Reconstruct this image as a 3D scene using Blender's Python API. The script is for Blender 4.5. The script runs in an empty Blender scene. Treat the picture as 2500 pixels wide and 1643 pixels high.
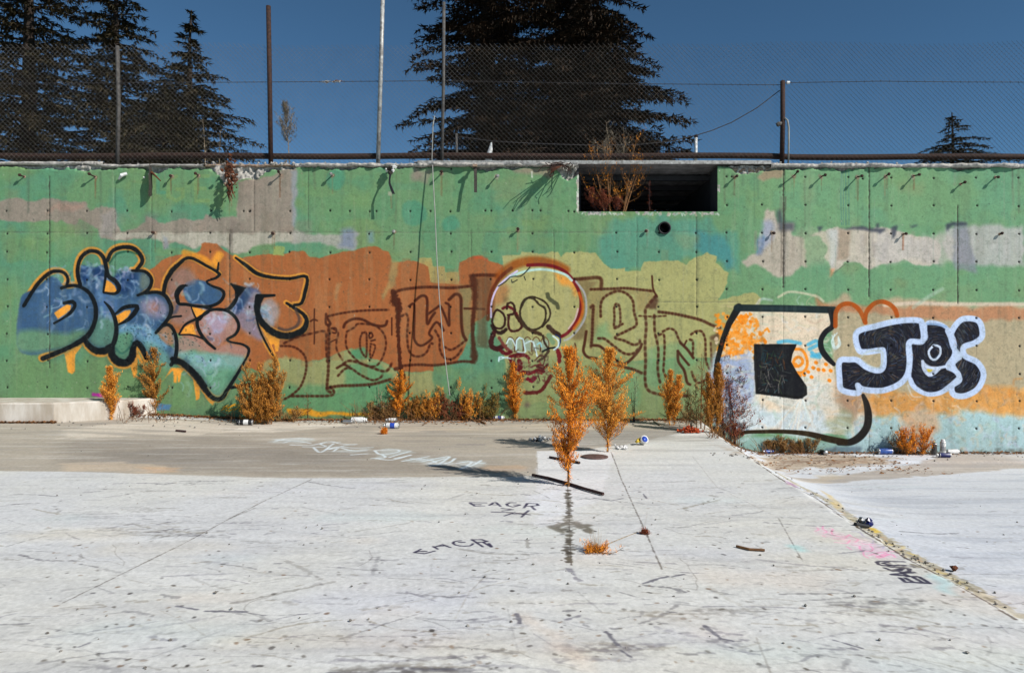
import bpy, math, random
import numpy as np
from mathutils import Vector, Matrix

# ------------------------------------------------------------------ camera
S = bpy.context.scene
F = 1719.0                      # focal length in pixels of a 2500 px wide picture
CX, CY = 1250.0, 821.5
CAMZ = 1.1695
YW = 9.88                       # distance of the painted wall
PPM = F / YW                    # picture pixels per metre on the wall
cam = bpy.data.cameras.new('camera'); cam.sensor_width = 36.0; cam.lens = 36.0 * F / 2500.0
cam.clip_start = 0.05; cam.clip_end = 2000.0
camo = bpy.data.objects.new('camera', cam); S.collection.objects.link(camo)
camo.location = (0, 0, CAMZ); camo.rotation_euler = (math.radians(90), 0, 0)
S.camera = camo
# ------------------------------------------------------------------ sun and sky
SUN_TO = Vector((1.30, -0.95, 1.20)).normalized()         # towards the sun
el = math.asin(SUN_TO.z)
sun = bpy.data.lights.new('sun', 'SUN'); sun.energy = 5.0; sun.angle = math.radians(0.5); sun.color = (1.0, 0.955, 0.89)
suno = bpy.data.objects.new('sun', sun); S.collection.objects.link(suno)
suno.rotation_euler = SUN_TO.to_track_quat('Z', 'Y').to_euler(); suno.location = (8, -6, 12)
W = bpy.data.worlds.new('World'); S.world = W; W.use_nodes = True
wn = W.node_tree; wn.nodes.clear()
wo = wn.nodes.new('ShaderNodeOutputWorld'); bg = wn.nodes.new('ShaderNodeBackground'); sky = wn.nodes.new('ShaderNodeTexSky')
sky.sky_type = 'NISHITA'; sky.sun_disc = False; sky.sun_elevation = el
sky.sun_rotation = math.atan2(SUN_TO.x, SUN_TO.y)
sky.altitude = 0; sky.air_density = 0.5; sky.dust_density = 0.0; sky.ozone_density = 4.0
bg.inputs['Strength'].default_value = 0.08
wb = wn.nodes.new('ShaderNodeVectorMath'); wb.operation = 'MULTIPLY'; wb.inputs[1].default_value = (0.93, 1.24, 1.15)   # one even white balance for the whole sky
wn.links.new(sky.outputs[0], wb.inputs[0]); wn.links.new(wb.outputs[0], bg.inputs[0]); wn.links.new(bg.outputs[0], wo.inputs[0])
S.view_settings.view_transform = 'Standard'; S.view_settings.look = 'None'
S.view_settings.exposure = 0.15; S.view_settings.gamma = 1.0; S.view_settings.use_curve_mapping = False
S.cycles.max_bounces = 6

K_WALL = 1.16      # how bright a white lit wall shows, used to turn seen colours into paint colours
K_FLOOR = 0.97

R = random.Random(7)
NR = np.random.RandomState(11)

# ------------------------------------------------------------------ object helpers
COL = S.collection
def tag(o, label=None, cat=None, group=None, kind=None):
    if label: o['label'] = label
    if cat: o['category'] = cat
    if group: o['group'] = group
    if kind: o['kind'] = kind
    return o
def empty(name, loc=(0, 0, 0), label=None, cat=None, group=None):
    o = bpy.data.objects.new(name, None); COL.objects.link(o); o.location = loc; o.empty_display_size = 0.1
    return tag(o, label, cat, group)
def link_mesh(name, me, mat, parent=None, smooth=False):
    o = bpy.data.objects.new(name, me); COL.objects.link(o)
    if mat: me.materials.append(mat)
    if smooth: me.polygons.foreach_set('use_smooth', [True] * len(me.polygons))
    if parent:
        o.parent = parent
        o.location = -Vector(parent.location)   # meshes are written in world space
    return o
class MB:
    def __init__(s): s.v = []; s.f = []
    def add(s, vs, fs):
        n = len(s.v); s.v.extend([tuple(v) for v in vs]); s.f.extend([tuple(i + n for i in f) for f in fs])
    def box(s, x0, x1, y0, y1, z0, z1):
        s.add([(x0,y0,z0),(x1,y0,z0),(x1,y1,z0),(x0,y1,z0),(x0,y0,z1),(x1,y0,z1),(x1,y1,z1),(x0,y1,z1)],
              [(0,3,2,1),(4,5,6,7),(0,1,5,4),(1,2,6,5),(2,3,7,6),(3,0,4,7)])
    def tube(s, pts, r, n=8, cap=True, jit=0.0):
        pts = [Vector(p) for p in pts]; rs = r if isinstance(r, (list, tuple)) else [r] * len(pts)
        base = len(s.v); up = None
        for i, p in enumerate(pts):
            d = (pts[min(i+1, len(pts)-1)] - pts[max(i-1, 0)])
            if d.length < 1e-9: d = Vector((0,0,1))
            d.normalize()
            if up is None: up = Vector((0,0,1)) if abs(d.z) < 0.9 else Vector((1,0,0))
            a = d.cross(up)
            if a.length < 1e-6: a = d.cross(Vector((0.3,0.9,0.1)))
            a.normalize(); b = a.cross(d).normalized(); up = b
            for k in range(n):
                t = 2*math.pi*k/n; rr = rs[i] * (1 + (R.random()-.5)*jit)
                s.v.append(tuple(p + a*math.cos(t)*rr + b*math.sin(t)*rr))
        for i in range(len(pts)-1):
            for k in range(n):
                k2 = (k+1) % n
                s.f.append((base+i*n+k, base+i*n+k2, base+(i+1)*n+k2, base+(i+1)*n+k))
        if cap and n > 2:
            s.f.append(tuple(base+k for k in range(n))[::-1]); e = base+(len(pts)-1)*n
            s.f.append(tuple(e+k for k in range(n)))
    def lathe(s, prof, n=16, M=None):
        base = len(s.v); M = M or Matrix()
        for (r, z) in prof:
            for k in range(n):
                t = 2*math.pi*k/n; s.v.append(tuple(M @ Vector((r*math.cos(t), r*math.sin(t), z))))
        for i in range(len(prof)-1):
            for k in range(n):
                k2 = (k+1) % n; s.f.append((base+i*n+k, base+i*n+k2, base+(i+1)*n+k2, base+(i+1)*n+k))
        s.f.append(tuple(base+k for k in range(n))[::-1]); e = base+(len(prof)-1)*n; s.f.append(tuple(e+k for k in range(n)))
    def rock(s, c, r, rnd, n=0):
        # a rough little stone: a jittered octahedron-like hull
        c = Vector(c); vs = []
        for d in [(1,0,0),(-1,0,0),(0,1,0),(0,-1,0),(0,0,1),(0,0,-.6),(.7,.7,.5),(-.7,.7,.4),(.7,-.7,.4),(-.7,-.7,.5)]:
            vs.append(c + Vector(d).normalized()*r*(0.65+0.6*rnd.random()))
        s.add(vs, [(0,6,4),(6,2,4),(2,7,4),(7,1,4),(1,9,4),(9,3,4),(3,8,4),(8,0,4),(0,5,6),(6,5,2),(2,5,7),(7,5,1),(1,5,9),(9,5,3),(3,5,8),(8,5,0)])
    def build(s, name, mat, parent=None, smooth=False):
        me = bpy.data.meshes.new(name); me.from_pydata(s.v, [], s.f); me.update()
        return link_mesh(name, me, mat, parent, smooth)
def np_mesh(name, V, Q, mat, parent=None, smooth=False):
    """V (n,3) array, Q (m,k) array of faces"""
    me = bpy.data.meshes.new(name); V = np.asarray(V, dtype=np.float32); Q = np.asarray(Q, dtype=np.int32)
    me.vertices.add(len(V)); me.vertices.foreach_set('co', V.ravel())
    m, k = Q.shape
    me.loops.add(m*k); me.loops.foreach_set('vertex_index', Q.ravel())
    me.polygons.add(m); me.polygons.foreach_set('loop_start', np.arange(0, m*k, k, dtype=np.int32))
    if smooth: me.polygons.foreach_set('use_smooth', np.ones(m, dtype=bool))
    me.update(calc_edges=True); me.validate()
    return link_mesh(name, me, mat, parent)
def grid_faces(nx, ny):
    i = np.arange(nx-1)[None, :] + nx*np.arange(ny-1)[:, None]
    return np.stack([i, i+1, i+1+nx, i+nx], -1).reshape(-1, 4)
def px_w(px, py):           # picture position -> wall plane X, Z
    return (px-CX)/PPM, CAMZ-(py-CY)/PPM
def px_at(px, py, Y):
    return Vector(((px-CX)/F*Y, Y, CAMZ-(py-CY)/F*Y))
def floor_z(X, Y):
    X = np.asarray(X, float); Y = np.asarray(Y, float)
    xr = np.interp(Y, [-20,3.3,4.4,5.7,6.7,8.1,9.9], [2.05,2.11,2.14,2.22,2.30,2.43,2.6])
    a = np.clip((X-xr-0.02)/0.95, 0, 1); a = 1-(1-a)**2
    b = np.clip((Y-3.2)/6.2, 0, 1); b = b*b*(3-2*b)
    step = np.where((X > xr+0.0), 1.0, 0.0) * np.where(Y < 9.2, 1, 0)
    z = -0.46*a*b - 0.022*step
    l = np.clip((-3.4-X)/1.6, 0, 1)*np.clip((Y-7.6)/2.2, 0, 1); z = z + 0.075*l
    return z
def floor_pt(px, py):
    z = 0.0
    for _ in range(12):
        Y = F*(CAMZ-z)/(py-CY); Y = min(Y, YW-0.02); X = (px-CX)/F*Y; z = 0.5*z+0.5*float(floor_z(X, Y))
    return Vector((X, Y, float(floor_z(X, Y))))

# ------------------------------------------------------------------ materials
def lin(c):
    c = np.asarray(c, float)/255.0
    return np.where(c <= 0.04045, c/12.92, ((c+0.055)/1.055)**2.4)
def new_mat(name):
    m = bpy.data.materials.new(name); m.use_nodes = True; nt = m.node_tree
    b = nt.nodes['Principled BSDF']; b.inputs['Roughness'].default_value = 0.85
    b.inputs['Specular IOR Level'].default_value = 0.25
    return m, nt, b
def nd(nt, t, **kw):
    n = nt.nodes.new(t)
    for k, v in kw.items():
        if k in n.inputs: n.inputs[k].default_value = v
        else: setattr(n, k, v)
    return n
def simple(name, rgb, rough=0.8, var=0.25, scale=12.0, metal=0.0, rgb2=None, bump=0.0, island=False, spec=0.25, coord='Object', stretch=None, transl=0):
    """albedo rgb (0..1 linear) broken up by noise towards rgb2"""
    m, nt, b = new_mat(name); L = nt.links
    b.inputs['Roughness'].default_value = rough; b.inputs['Metallic'].default_value = metal; b.inputs['Specular IOR Level'].default_value = spec
    rgb2 = rgb2 or tuple(c*(1-var) for c in rgb)
    tc = nd(nt, 'ShaderNodeTexCoord'); no = nd(nt, 'ShaderNodeTexNoise', Scale=scale, Detail=6.0, Roughness=0.65)
    src = tc.outputs[coord]
    if stretch:
        mp = nd(nt, 'ShaderNodeMapping'); mp.inputs['Scale'].default_value = stretch; L.new(src, mp.inputs[0]); src = mp.outputs[0]
    L.new(src, no.inputs['Vector'])
    fac = no.outputs['Fac']
    cr = nd(nt, 'ShaderNodeValToRGB'); cr.color_ramp.elements[0].position = 0.36; cr.color_ramp.elements[1].position = 0.64
    cr.color_ramp.elements[0].color = (*rgb, 1); cr.color_ramp.elements[1].color = (*rgb2, 1)
    if island:
        g = nd(nt, 'ShaderNodeNewGeometry'); mx = nd(nt, 'ShaderNodeMath', operation='MULTIPLY_ADD'); mx.inputs[1].default_value = 0.6; L.new(g.outputs['Random Per Island'], mx.inputs[0])
        m2 = nd(nt, 'ShaderNodeMath', operation='MULTIPLY'); m2.inputs[1].default_value = 0.4; L.new(fac, m2.inputs[0]); L.new(m2.outputs[0], mx.inputs[2]); fac = mx.outputs[0]
        cr.color_ramp.elements[0].position = 0.1; cr.color_ramp.elements[1].position = 0.9
    L.new(fac, cr.inputs[0]); L.new(cr.outputs[0], b.inputs['Base Color'])
    if bump:
        bp = nd(nt, 'ShaderNodeBump', Strength=bump, Distance=0.01); L.new(no.outputs['Fac'], bp.inputs['Height']); L.new(bp.outputs[0], b.inputs['Normal'])
    return m
M = {}
M['rust'] = simple('rusty_steel', (0.055,0.026,0.018), 0.8, rgb2=(0.020,0.012,0.010), scale=30, bump=0.4)
M['rust_red'] = simple('bright_rust', (0.15,0.05,0.02), 0.85, rgb2=(0.04,0.016,0.01), scale=25, bump=0.5)
M['galv'] = simple('galvanised_steel', (0.42,0.42,0.40), 0.55, rgb2=(0.16,0.15,0.14), scale=18, metal=0.3)
M['greypost'] = simple('dull_grey_post', (0.10,0.095,0.09), 0.7, rgb2=(0.05,0.045,0.04), scale=20)
M['wire'] = simple('fence_wire', (0.17,0.155,0.135), 0.7, rgb2=(0.09,0.08,0.07), scale=3)
M['darkwire'] = simple('dark_wire', (0.05,0.045,0.045), 0.6, scale=3)
M['white'] = simple('white_paint', (0.75,0.75,0.74), 0.6, rgb2=(0.5,0.5,0.48), scale=25)
M['cable'] = simple('pale_cable', (0.30,0.30,0.27), 0.6, scale=10)
M['sheet'] = simple('corrugated_sheet', (0.26,0.26,0.26), 0.6, rgb2=(0.14,0.14,0.14), scale=8, metal=0.1)
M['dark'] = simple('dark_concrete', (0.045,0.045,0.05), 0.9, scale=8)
M['black'] = simple('black_plastic', (0.012,0.012,0.014), 0.5, scale=20, spec=0.4)
M['rubber'] = simple('old_black_strap', (0.03,0.027,0.025), 0.8, rgb2=(0.06,0.05,0.04), scale=30)
M['broken'] = simple('broken_concrete', (0.50,0.47,0.42), 0.95, rgb2=(0.20,0.19,0.18), scale=28, bump=1.0)
M['broken_warm'] = simple('broken_rusty_concrete', (0.40,0.30,0.22), 0.95, rgb2=(0.16,0.10,0.07), scale=30, bump=1.0)
M['bark'] = simple('tree_bark', (0.045,0.032,0.025), 0.95, rgb2=(0.02,0.015,0.012), scale=6)
M['cedar'] = simple('cedar_needles', (0.020,0.024,0.014), 0.9, rgb2=(0.085,0.062,0.034), scale=0.5, island=True, spec=0.1)  # paler brown second tone paints sunlit needles into the colour, scattered at random
M['cedar_dark'] = simple('dark_cedar_needles', (0.010,0.012,0.009), 0.9, rgb2=(0.060,0.036,0.022), scale=0.5, island=True, spec=0.1)  # brown tone stands in for lit parts of the dark crowns
M['weed'] = simple('orange_dry_leaves', (0.86,0.33,0.03), 0.9, rgb2=(0.68,0.24,0.03), scale=6, island=True, spec=0.1)
M['weed_gold'] = simple('golden_dry_leaves', (0.84,0.37,0.045), 0.9, rgb2=(0.62,0.27,0.05), scale=6, island=True, spec=0.1)
M['weed_brown'] = simple('brown_orange_dry_leaves', (0.68,0.28,0.035), 0.9, rgb2=(0.28,0.15,0.05), scale=6, island=True, spec=0.1)
M['weed_tan'] = simple('tan_dry_leaves', (0.45,0.26,0.09), 0.9, rgb2=(0.22,0.12,0.045), scale=6, island=True, spec=0.1)
M['weed_green'] = simple('olive_dry_leaves', (0.19,0.17,0.05), 0.9, rgb2=(0.30,0.16,0.03), scale=6, island=True, spec=0.1)
M['weed_red'] = simple('reddish_dry_leaves', (0.33,0.085,0.04), 0.9, rgb2=(0.14,0.05,0.03), scale=6, island=True, spec=0.1)
M['weed_pale'] = simple('bleached_dry_leaves', (0.32,0.27,0.20), 0.9, rgb2=(0.16,0.13,0.10), scale=6, island=True, spec=0.1)
M['stem'] = simple('dry_stem', (0.24,0.12,0.045), 0.9, rgb2=(0.12,0.06,0.03), scale=20)
M['stem_pale'] = simple('pale_dry_stem', (0.38,0.30,0.20), 0.9, rgb2=(0.18,0.13,0.08), scale=20)
M['twig'] = simple('dark_twig', (0.07,0.035,0.03), 0.9, rgb2=(0.025,0.015,0.018), scale=20)
M['soil'] = simple('dry_soil_and_gravel', (0.22,0.19,0.15), 0.95, rgb2=(0.13,0.11,0.085), scale=2)
M['litter'] = simple('dry_leaf_litter', (0.34,0.15,0.05), 0.95, rgb2=(0.10,0.055,0.03), scale=9, island=True)
M['grit'] = simple('grit', (0.30,0.28,0.25), 0.95, rgb2=(0.10,0.09,0.08), scale=9, island=True)
M['blue'] = simple('blue_can_paint', (0.03,0.09,0.33), 0.35, rgb2=(0.02,0.05,0.2), scale=20, spec=0.5)
M['navy'] = simple('navy_can_paint', (0.012,0.016,0.11), 0.35, scale=20, spec=0.5)
M['yellow'] = simple('yellow_paint', (0.7,0.5,0.06), 0.5, scale=20)
M['chrome'] = simple('can_metal', (0.5,0.5,0.5), 0.35, scale=30, metal=0.8)
M['redrag'] = simple('orange_red_cloth', (0.50,0.075,0.015), 0.85, rgb2=(0.20,0.03,0.012), scale=25, bump=0.8)
M['bluecan'] = simple('bright_blue_lid', (0.03,0.08,0.45), 0.3, scale=20, spec=0.5)
M['bag'] = simple('crumpled_film', (0.62,0.62,0.60), 0.4, rgb2=(0.10,0.10,0.11), scale=30, spec=0.5)
M['drain'] = simple('rusty_lid', (0.14,0.08,0.07), 0.8, rgb2=(0.08,0.05,0.045), scale=30)
# ------------------------------------------------------------------ paint canvas (flat print and stains only: no light or shade)
def vnoise(h, w, cell, seed, octs=4, pers=0.5, ax=1.0, ay=1.0):
    rs = np.random.RandomState(seed); out = np.zeros((h, w), np.float32); amp = 1.0; tot = 0
    for o in range(octs):
        cx = max(cell*ax/(2**o), 1.0); cy = max(cell*ay/(2**o), 1.0)
        gw = int(w/cx)+3; gh = int(h/cy)+3; g = rs.rand(gh, gw).astype(np.float32)
        x = np.arange(w)/cx; y = np.arange(h)/cy
        xi = x.astype(int); yi = y.astype(int); fx = (x-xi).astype(np.float32); fy = (y-yi).astype(np.float32)
        fx = fx*fx*(3-2*fx); fy = (fy*fy*(3-2*fy))[:, None]
        r0 = g[:, xi]*(1-fx)+g[:, xi+1]*fx
        out += amp*(r0[yi]*(1-fy)+r0[yi+1]*fy); tot += amp; amp *= pers
    out /= tot
    return (out-out.mean())/(out.std()+1e-6)*0.18+0.5      # mean .5
def blur(a, k):
    if k < 1: return a
    for ax in (0, 1):
        p = [(0, 0)]*a.ndim; p[ax] = (k+1, k)
        c = np.cumsum(np.pad(a, p, mode='edge'), axis=ax, dtype=np.float64); n = a.shape[ax]
        a = ((np.take(c, np.arange(2*k+1, 2*k+1+n), ax)-np.take(c, np.arange(n), ax))/(2*k+1)).astype(np.float32)
    return a
def smooth_pts(pts, step=5.0, closed=False):
    P = [np.array(p, float) for p in pts]
    if len(P) < 3 and not closed:
        return np.array(P)
    if closed: P = [P[-1]]+P+[P[0], P[1]]
    else: P = [2*P[0]-P[1]]+P+[2*P[-1]-P[-2]]
    out = []
    for i in range(1, len(P)-2):
        p0, p1, p2, p3 = P[i-1:i+3]; n = max(1, int(np.hypot(*(p2-p1)[:2])/step))
        for k in range(n):
            t = k/n; out.append(0.5*((2*p1)+(-p0+p2)*t+(2*p0-5*p1+4*p2-p3)*t*t+(-p0+3*p1-3*p2+p3)*t**3))
    out.append(P[-2])
    return np.array(out)
class Canvas:
    def __init__(s, x0, y0, x1, y1, res, rgb, alpha=1.0, seed=3):
        s.x0, s.y0, s.res = x0, y0, res; s.w = int((x1-x0)*res); s.h = int((y1-y0)*res)
        s.rgb = np.empty((s.h, s.w, 3), np.float32); s.rgb[:] = np.array(rgb, np.float32)
        s.a = np.full((s.h, s.w), alpha, np.float32)
        s.n1 = vnoise(s.h, s.w, 28, seed, 4); s.n2 = vnoise(s.h, s.w, 28, seed+1, 4); s.nf = vnoise(s.h, s.w, 5, seed+2, 2); s.nb = vnoise(s.h, s.w, 120, seed+4, 4)
    def sl(s, xa, ya, xb, yb):
        return (slice(max(0, int(ya)), min(s.h, int(yb)+1)), slice(max(0, int(xa)), min(s.w, int(xb)+1)))
    def comp(s, sl, m, col, jit=0.0, tex=None):
        if m.size == 0: return
        c = np.array(col, np.float32)
        c = c[None, None]*np.ones(m.shape+(1,), np.float32) if c.ndim == 1 else c
        if jit: c = c*(1+jit*2*(s.nb[sl][..., None]-0.5)+jit*(s.nf[sl][..., None]-0.5))
        m = m[..., None]
        s.rgb[sl] = s.rgb[sl]*(1-m)+c*m
        s.a[sl] = np.maximum(s.a[sl], m[..., 0])
    def poly(s, pts, col, alpha=1.0, warp=5.0, soft=1, jit=0.04, smooth=False, tex=None, streak=0):
        P = smooth_pts(pts, 6, True) if smooth else np.array(pts, float)
        P = (P-np.array([s.x0, s.y0]))*s.res; pad = warp*s.res+soft*3+2
        sl = s.sl(P[:, 0].min()-pad, P[:, 1].min()-pad, P[:, 0].max()+pad, P[:, 1].max()+pad)
        if sl[0].start >= sl[0].stop or sl[1].start >= sl[1].stop: return
        yy, xx = np.mgrid[sl]; X = xx+(s.n1[sl]-0.5)*warp*s.res*3; Y = yy+(s.n2[sl]-0.5)*warp*s.res*3
        ins = np.zeros(X.shape, bool)
        for i in range(len(P)):
            ax, ay = P[i-1]; bx, by = P[i]
            if ay == by: continue
            c = (ay <= Y) != (by <= Y); ins ^= c & (X < ax+(Y-ay)*(bx-ax)/(by-ay))
        m = blur(ins.astype(np.float32), soft)*alpha
        if streak: m = m*np.clip(1-streak*(s.nf[sl]), 0, 1)
        if tex is not None: m = m*tex[sl]
        s.comp(sl, m, col, jit)
    def stroke(s, pts, w, col, alpha=1.0, soft=0.35, dash=0, wob=0.0, smooth=True, jit=0.03, closed=False, step=5.0, dashmin=0.25, rag=0):
        """w may be a number or per-point list; dash = period in px"""
        pts = [tuple(p)+((w[i] if isinstance(w, (list, tuple)) else w),) for i, p in enumerate(pts)]
        P = smooth_pts(pts, step, closed) if smooth else np.array(pts+([pts[0]] if closed else []), float)
        if not smooth and dash: pass
        P = P.copy(); P[:, 0] = (P[:, 0]-s.x0)*s.res; P[:, 1] = (P[:, 1]-s.y0)*s.res; rad = P[:, 2]*s.res/2
        pad = rad.max()*1.5+4
        sl = s.sl(P[:, 0].min()-pad, P[:, 1].min()-pad, P[:, 0].max()+pad, P[:, 1].max()+pad)
        if sl[0].start >= sl[0].stop or sl[1].start >= sl[1].stop: return
        cov = np.zeros((sl[0].stop-sl[0].start, sl[1].stop-sl[1].start), np.float32); oy, ox = sl[0].start, sl[1].start
        L = 0.0
        for i in range(len(P)-1):
            a, b = P[i, :2], P[i+1, :2]; ra, rb = rad[i], rad[i+1]; rm = max(ra, rb)*1.25+1.5
            x0 = int(max(0, min(a[0], b[0])-rm-ox)); x1 = int(min(cov.shape[1], max(a[0], b[0])+rm-ox+2)); y0 = int(max(0, min(a[1], b[1])-rm-oy)); y1 = int(min(cov.shape[0], max(a[1], b[1])+rm-oy+2))
            d = b-a; dl = math.hypot(*d); L += dl
            if x0 >= x1 or y0 >= y1: continue
            yy, xx = np.mgrid[y0:y1, x0:x1]; qx = xx+ox-a[0]; qy = yy+oy-a[1]
            t = np.clip((qx*d[0]+qy*d[1])/max(dl*dl, 1e-6), 0, 1); dist = np.hypot(qx-t*d[0], qy-t*d[1]); r = ra+(rb-ra)*t
            if rag: dist = dist+(s.nf[oy+y0:oy+y1, ox+x0:ox+x1]-0.5)*rag*r*2
            sf = np.maximum(soft*r, 0.6); c = np.clip((r-dist)/sf+0.5, 0, 1)
            if dash:
                ph = ((L/s.res) % dash)/dash; c = c*(dashmin+(1-dashmin)*(0.5+0.5*math.sin(ph*2*math.pi)))
            cov[y0:y1, x0:x1] = np.maximum(cov[y0:y1, x0:x1], c)
        s.comp(sl, cov*alpha, col, jit)
    def image(s, name, flip):
        a = np.concatenate([np.clip(s.rgb/255.0, 0, 1), s.a[..., None]], -1)
        if flip: a = a[::-1]
        im = bpy.data.images.new(name, s.w, s.h, alpha=True); im.alpha_mode = 'CHANNEL_PACKED'
        im.pixels.foreach_set(np.ascontiguousarray(a, np.float32).ravel()); im.update(); im.pack()
        return im

# ================================================================== WALL PAINT
WX0, WY0, WX1, WY1 = -200, 385, 2700, 1145
wc = Canvas(WX0, WY0, WX1, WY1, 1.0, (107,146,103))
def Z(o, pts): return [(o[0]+p[0]/o[2], o[1]+p[1]/o[2])+tuple(p[2:]) for p in pts]
ZA=(150,580,3.257); ZB=(380,580,3.2575); ZC=(680,640,3.7237); ZD=(940,640,3.7233); ZE=(1160,600,3.91); ZF=(1400,640,3.555); ZG=(1720,700,3.555); ZH=(1980,700,3.554)
T1=(150,380,4.327); T2=(650,380,4.327); T3=(1150,380,3.6615); T4=(1700,380,3.6615)
hh, ww = wc.h, wc.w
yy, xx = np.mgrid[0:hh, 0:ww]; PXX = xx+WX0; PYY = yy+WY0
def mixc(c1, c2, t): return np.array(c1, np.float32)*(1-t[..., None])+np.array(c2, np.float32)*t[..., None]
big = vnoise(hh, ww, 170, 21, 5); mid = vnoise(hh, ww, 60, 22, 4); blot = vnoise(hh, ww, 90, 31, 3); streak = vnoise(hh, ww, 14, 24, 4, ay=14.0); fine = vnoise(hh, ww, 3, 25, 2); speck = vnoise(hh, ww, 9, 27, 4, pers=0.8)
full = (slice(0, hh), slice(0, ww))
sstep = lambda a, lo, hi: np.clip((a-lo)/(hi-lo), 0, 1)
wc.comp(full, sstep(big, .48, .70)*.7, (86,142,116))
wc.comp(full, sstep(blot, .56, .70)*.6, (116,145,94))
wc.comp(full, sstep(blot, .34, .24)*.0+sstep(-mid, -.36, -.26)*.45, (92,144,106))
# buffed-over rectangles and roller patches in the greens
for i in range(90):
    x = R.uniform(-150, 2600); y = R.uniform(420, 640); w = R.uniform(30, 110); h = R.uniform(20, 70)
    c = R.choice([(84,140,114),(110,145,95),(96,144,98),(78,136,118),(118,148,94),(90,140,106)])
    wc.poly([(x, y), (x+w, y+R.uniform(-4, 4)), (x+w, y+h), (x, y+h)], c, R.uniform(.12, .38), 5, 2)
# the right third is a touch paler
wc.comp(full, sstep(PXX, 1750, 1900)*0.55*np.ones_like(big), (120,166,124), 0.03)
wc.poly(T3 and Z(T3, [(1180,560),(1480,540),(2050,560),(2150,600),(2420,760),(2430,1050),(2200,960),(1990,920),(1500,1040),(1200,1010),(1150,880),(1110,760)]), (82,146,132), .6, 10, 6)
wc.poly([(1690,560),(1760,570),(1800,640),(1780,665),(1720,625),(1690,610)], (62,130,140), .6, 10, 6)
for i in range(60):
    x = R.uniform(-150, 2600); y = R.uniform(410, 720); w = R.uniform(20, 90); h = R.uniform(15, 60)
    wc.poly([(x, y), (x+w, y+R.uniform(-9, 9)), (x+w*.9, y+h), (x+w*.1, y+h)], R.choice([(126,146,98),(138,146,104),(120,150,96)]), R.uniform(.12, .4), 9, 7)
wc.poly([(-200,860),(560,900),(700,960),(1000,960),(1240,900),(1240,1040),(-200,1040)], (112,144,98), .6, 14, 12)
# old letters under the green, top left
for L_ in ([(430,430),(412,440),(410,480),(430,490),(446,480),(446,462),(432,462)], [(478,430),(478,490),(508,490)], [(478,430),(508,430)], [(478,460),(500,460)]):
    wc.stroke(L_, 9, (128,156,96), .55, .5, smooth=False)
wc.stroke([(385,420),(385,470),(400,470)], 9, (70,146,128), .4, .5, smooth=False)
for c_ in [(820,440,26),(1010,520,32),(1100,545,20)]:
    wc.poly([(c_[0]+c_[2]*math.cos(a), c_[1]+c_[2]*math.sin(a)) for a in np.linspace(0, 6.28, 14)[:-1]], (72,144,118), .6, 4, 3)
# ---- bare concrete
conc = (150,140,124)
def concrete(pts, col, alpha=1.0, warp=7, soft=2):
    wc.poly(pts, col, alpha, warp, soft, jit=0.07)
bare = Z(T1, [(-1600,450),(-400,470),(120,470),(260,485),(300,560),(430,530),(550,560),(560,700),(620,800),(740,785),(900,720),(920,640),(1010,700),(1100,730),(1200,690),(1480,660),(1500,590),(1600,650),(1860,640),(1865,280),(2050,250),(2462,100),(2470,900),(2380,860),(2330,900),(2290,850),(2190,930),(2140,880),(2000,950),(1950,1020),(1790,1030),(1700,950),(1600,965),(1480,930),(1380,960),(1260,930),(1200,890),(1130,950),(1090,1010),(1050,900),(960,860),(700,900),(550,880),(430,870),(380,760),(200,660),(130,730),(0,690),(-900,680),(-1600,700)])
concrete(bare, (148,137,123), 1, 5)
for i in range(60):
    x, y = R.uniform(160, 720), R.uniform(410, 560); w, h = R.uniform(15, 60), R.uniform(10, 50)
    if (570 < x < 660) or y > 520: wc.poly([(x, y), (x+w, y), (x+w, y+h), (x, y+h)], R.choice([(132,120,104),(160,150,136),(128,118,108),(150,132,118)]), R.uniform(.15, .4), 6, 5)
concrete(Z(T1, [(0,490),(250,500),(240,560),(120,600),(-200,590)]), (182,146,128), .6, 6, 4)
concrete(Z(T1, [(560,815),(1790,810),(2480,810),(2470,900),(2190,930),(2000,950),(1950,1020),(1790,1030),(1700,950),(1380,960),(1200,890),(1050,900),(900,870),(560,880)]), (178,172,156), .9, 5, 3)
wc.poly(Z(T2, [(290,790),(450,800),(600,820),(740,830),(960,800),(960,960),(900,980),(760,985),(700,950),(600,920),(440,900),(290,920)]), (170,164,156), .85, 6, 3)
wc.poly(Z(T2, [(790,760),(900,740),(950,830),(940,960),(760,970),(820,880)]), (120,132,158), .75, 6, 6)
wc.poly(Z(T2, [(1050,800),(1130,790),(1160,920),(1070,930)]), (112,146,164), .6, 6, 4)
wc.poly(Z(T2, [(250,150),(310,150),(320,780),(270,740)]), (142,158,170), .55, 4, 3)
wc.poly(Z(T1, [(1060,830),(1120,850),(1130,1000),(1080,1010)]), (128,138,150), .6, 5, 3)
wc.poly(Z(T1, [(420,600),(560,570),(560,850),(420,860)]), (160,156,158), .4, 8, 5)
for q in [(1510,130,1760,300),(1540,160,1640,280)]:
    wc.poly(Z(T2, [(q[0],q[1]),(q[2],q[1]),(q[2]-60,q[3]),(q[0]+40,q[3]-40)]), (148,130,120), .6, 6, 4)
wc.poly(Z(T3, [(330,100),(760,110),(740,200),(560,170),(400,150)]), (150,134,116), .8, 5, 4)
wc.poly(Z(T3, [(535,140),(550,140),(550,200),(538,200)]), (220,220,208), .8, 1, 1)
wc.poly(Z(T4, [(640,110),(780,110),(780,200),(600,240),(520,190)]), (160,136,112), .85, 5, 3)
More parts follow.
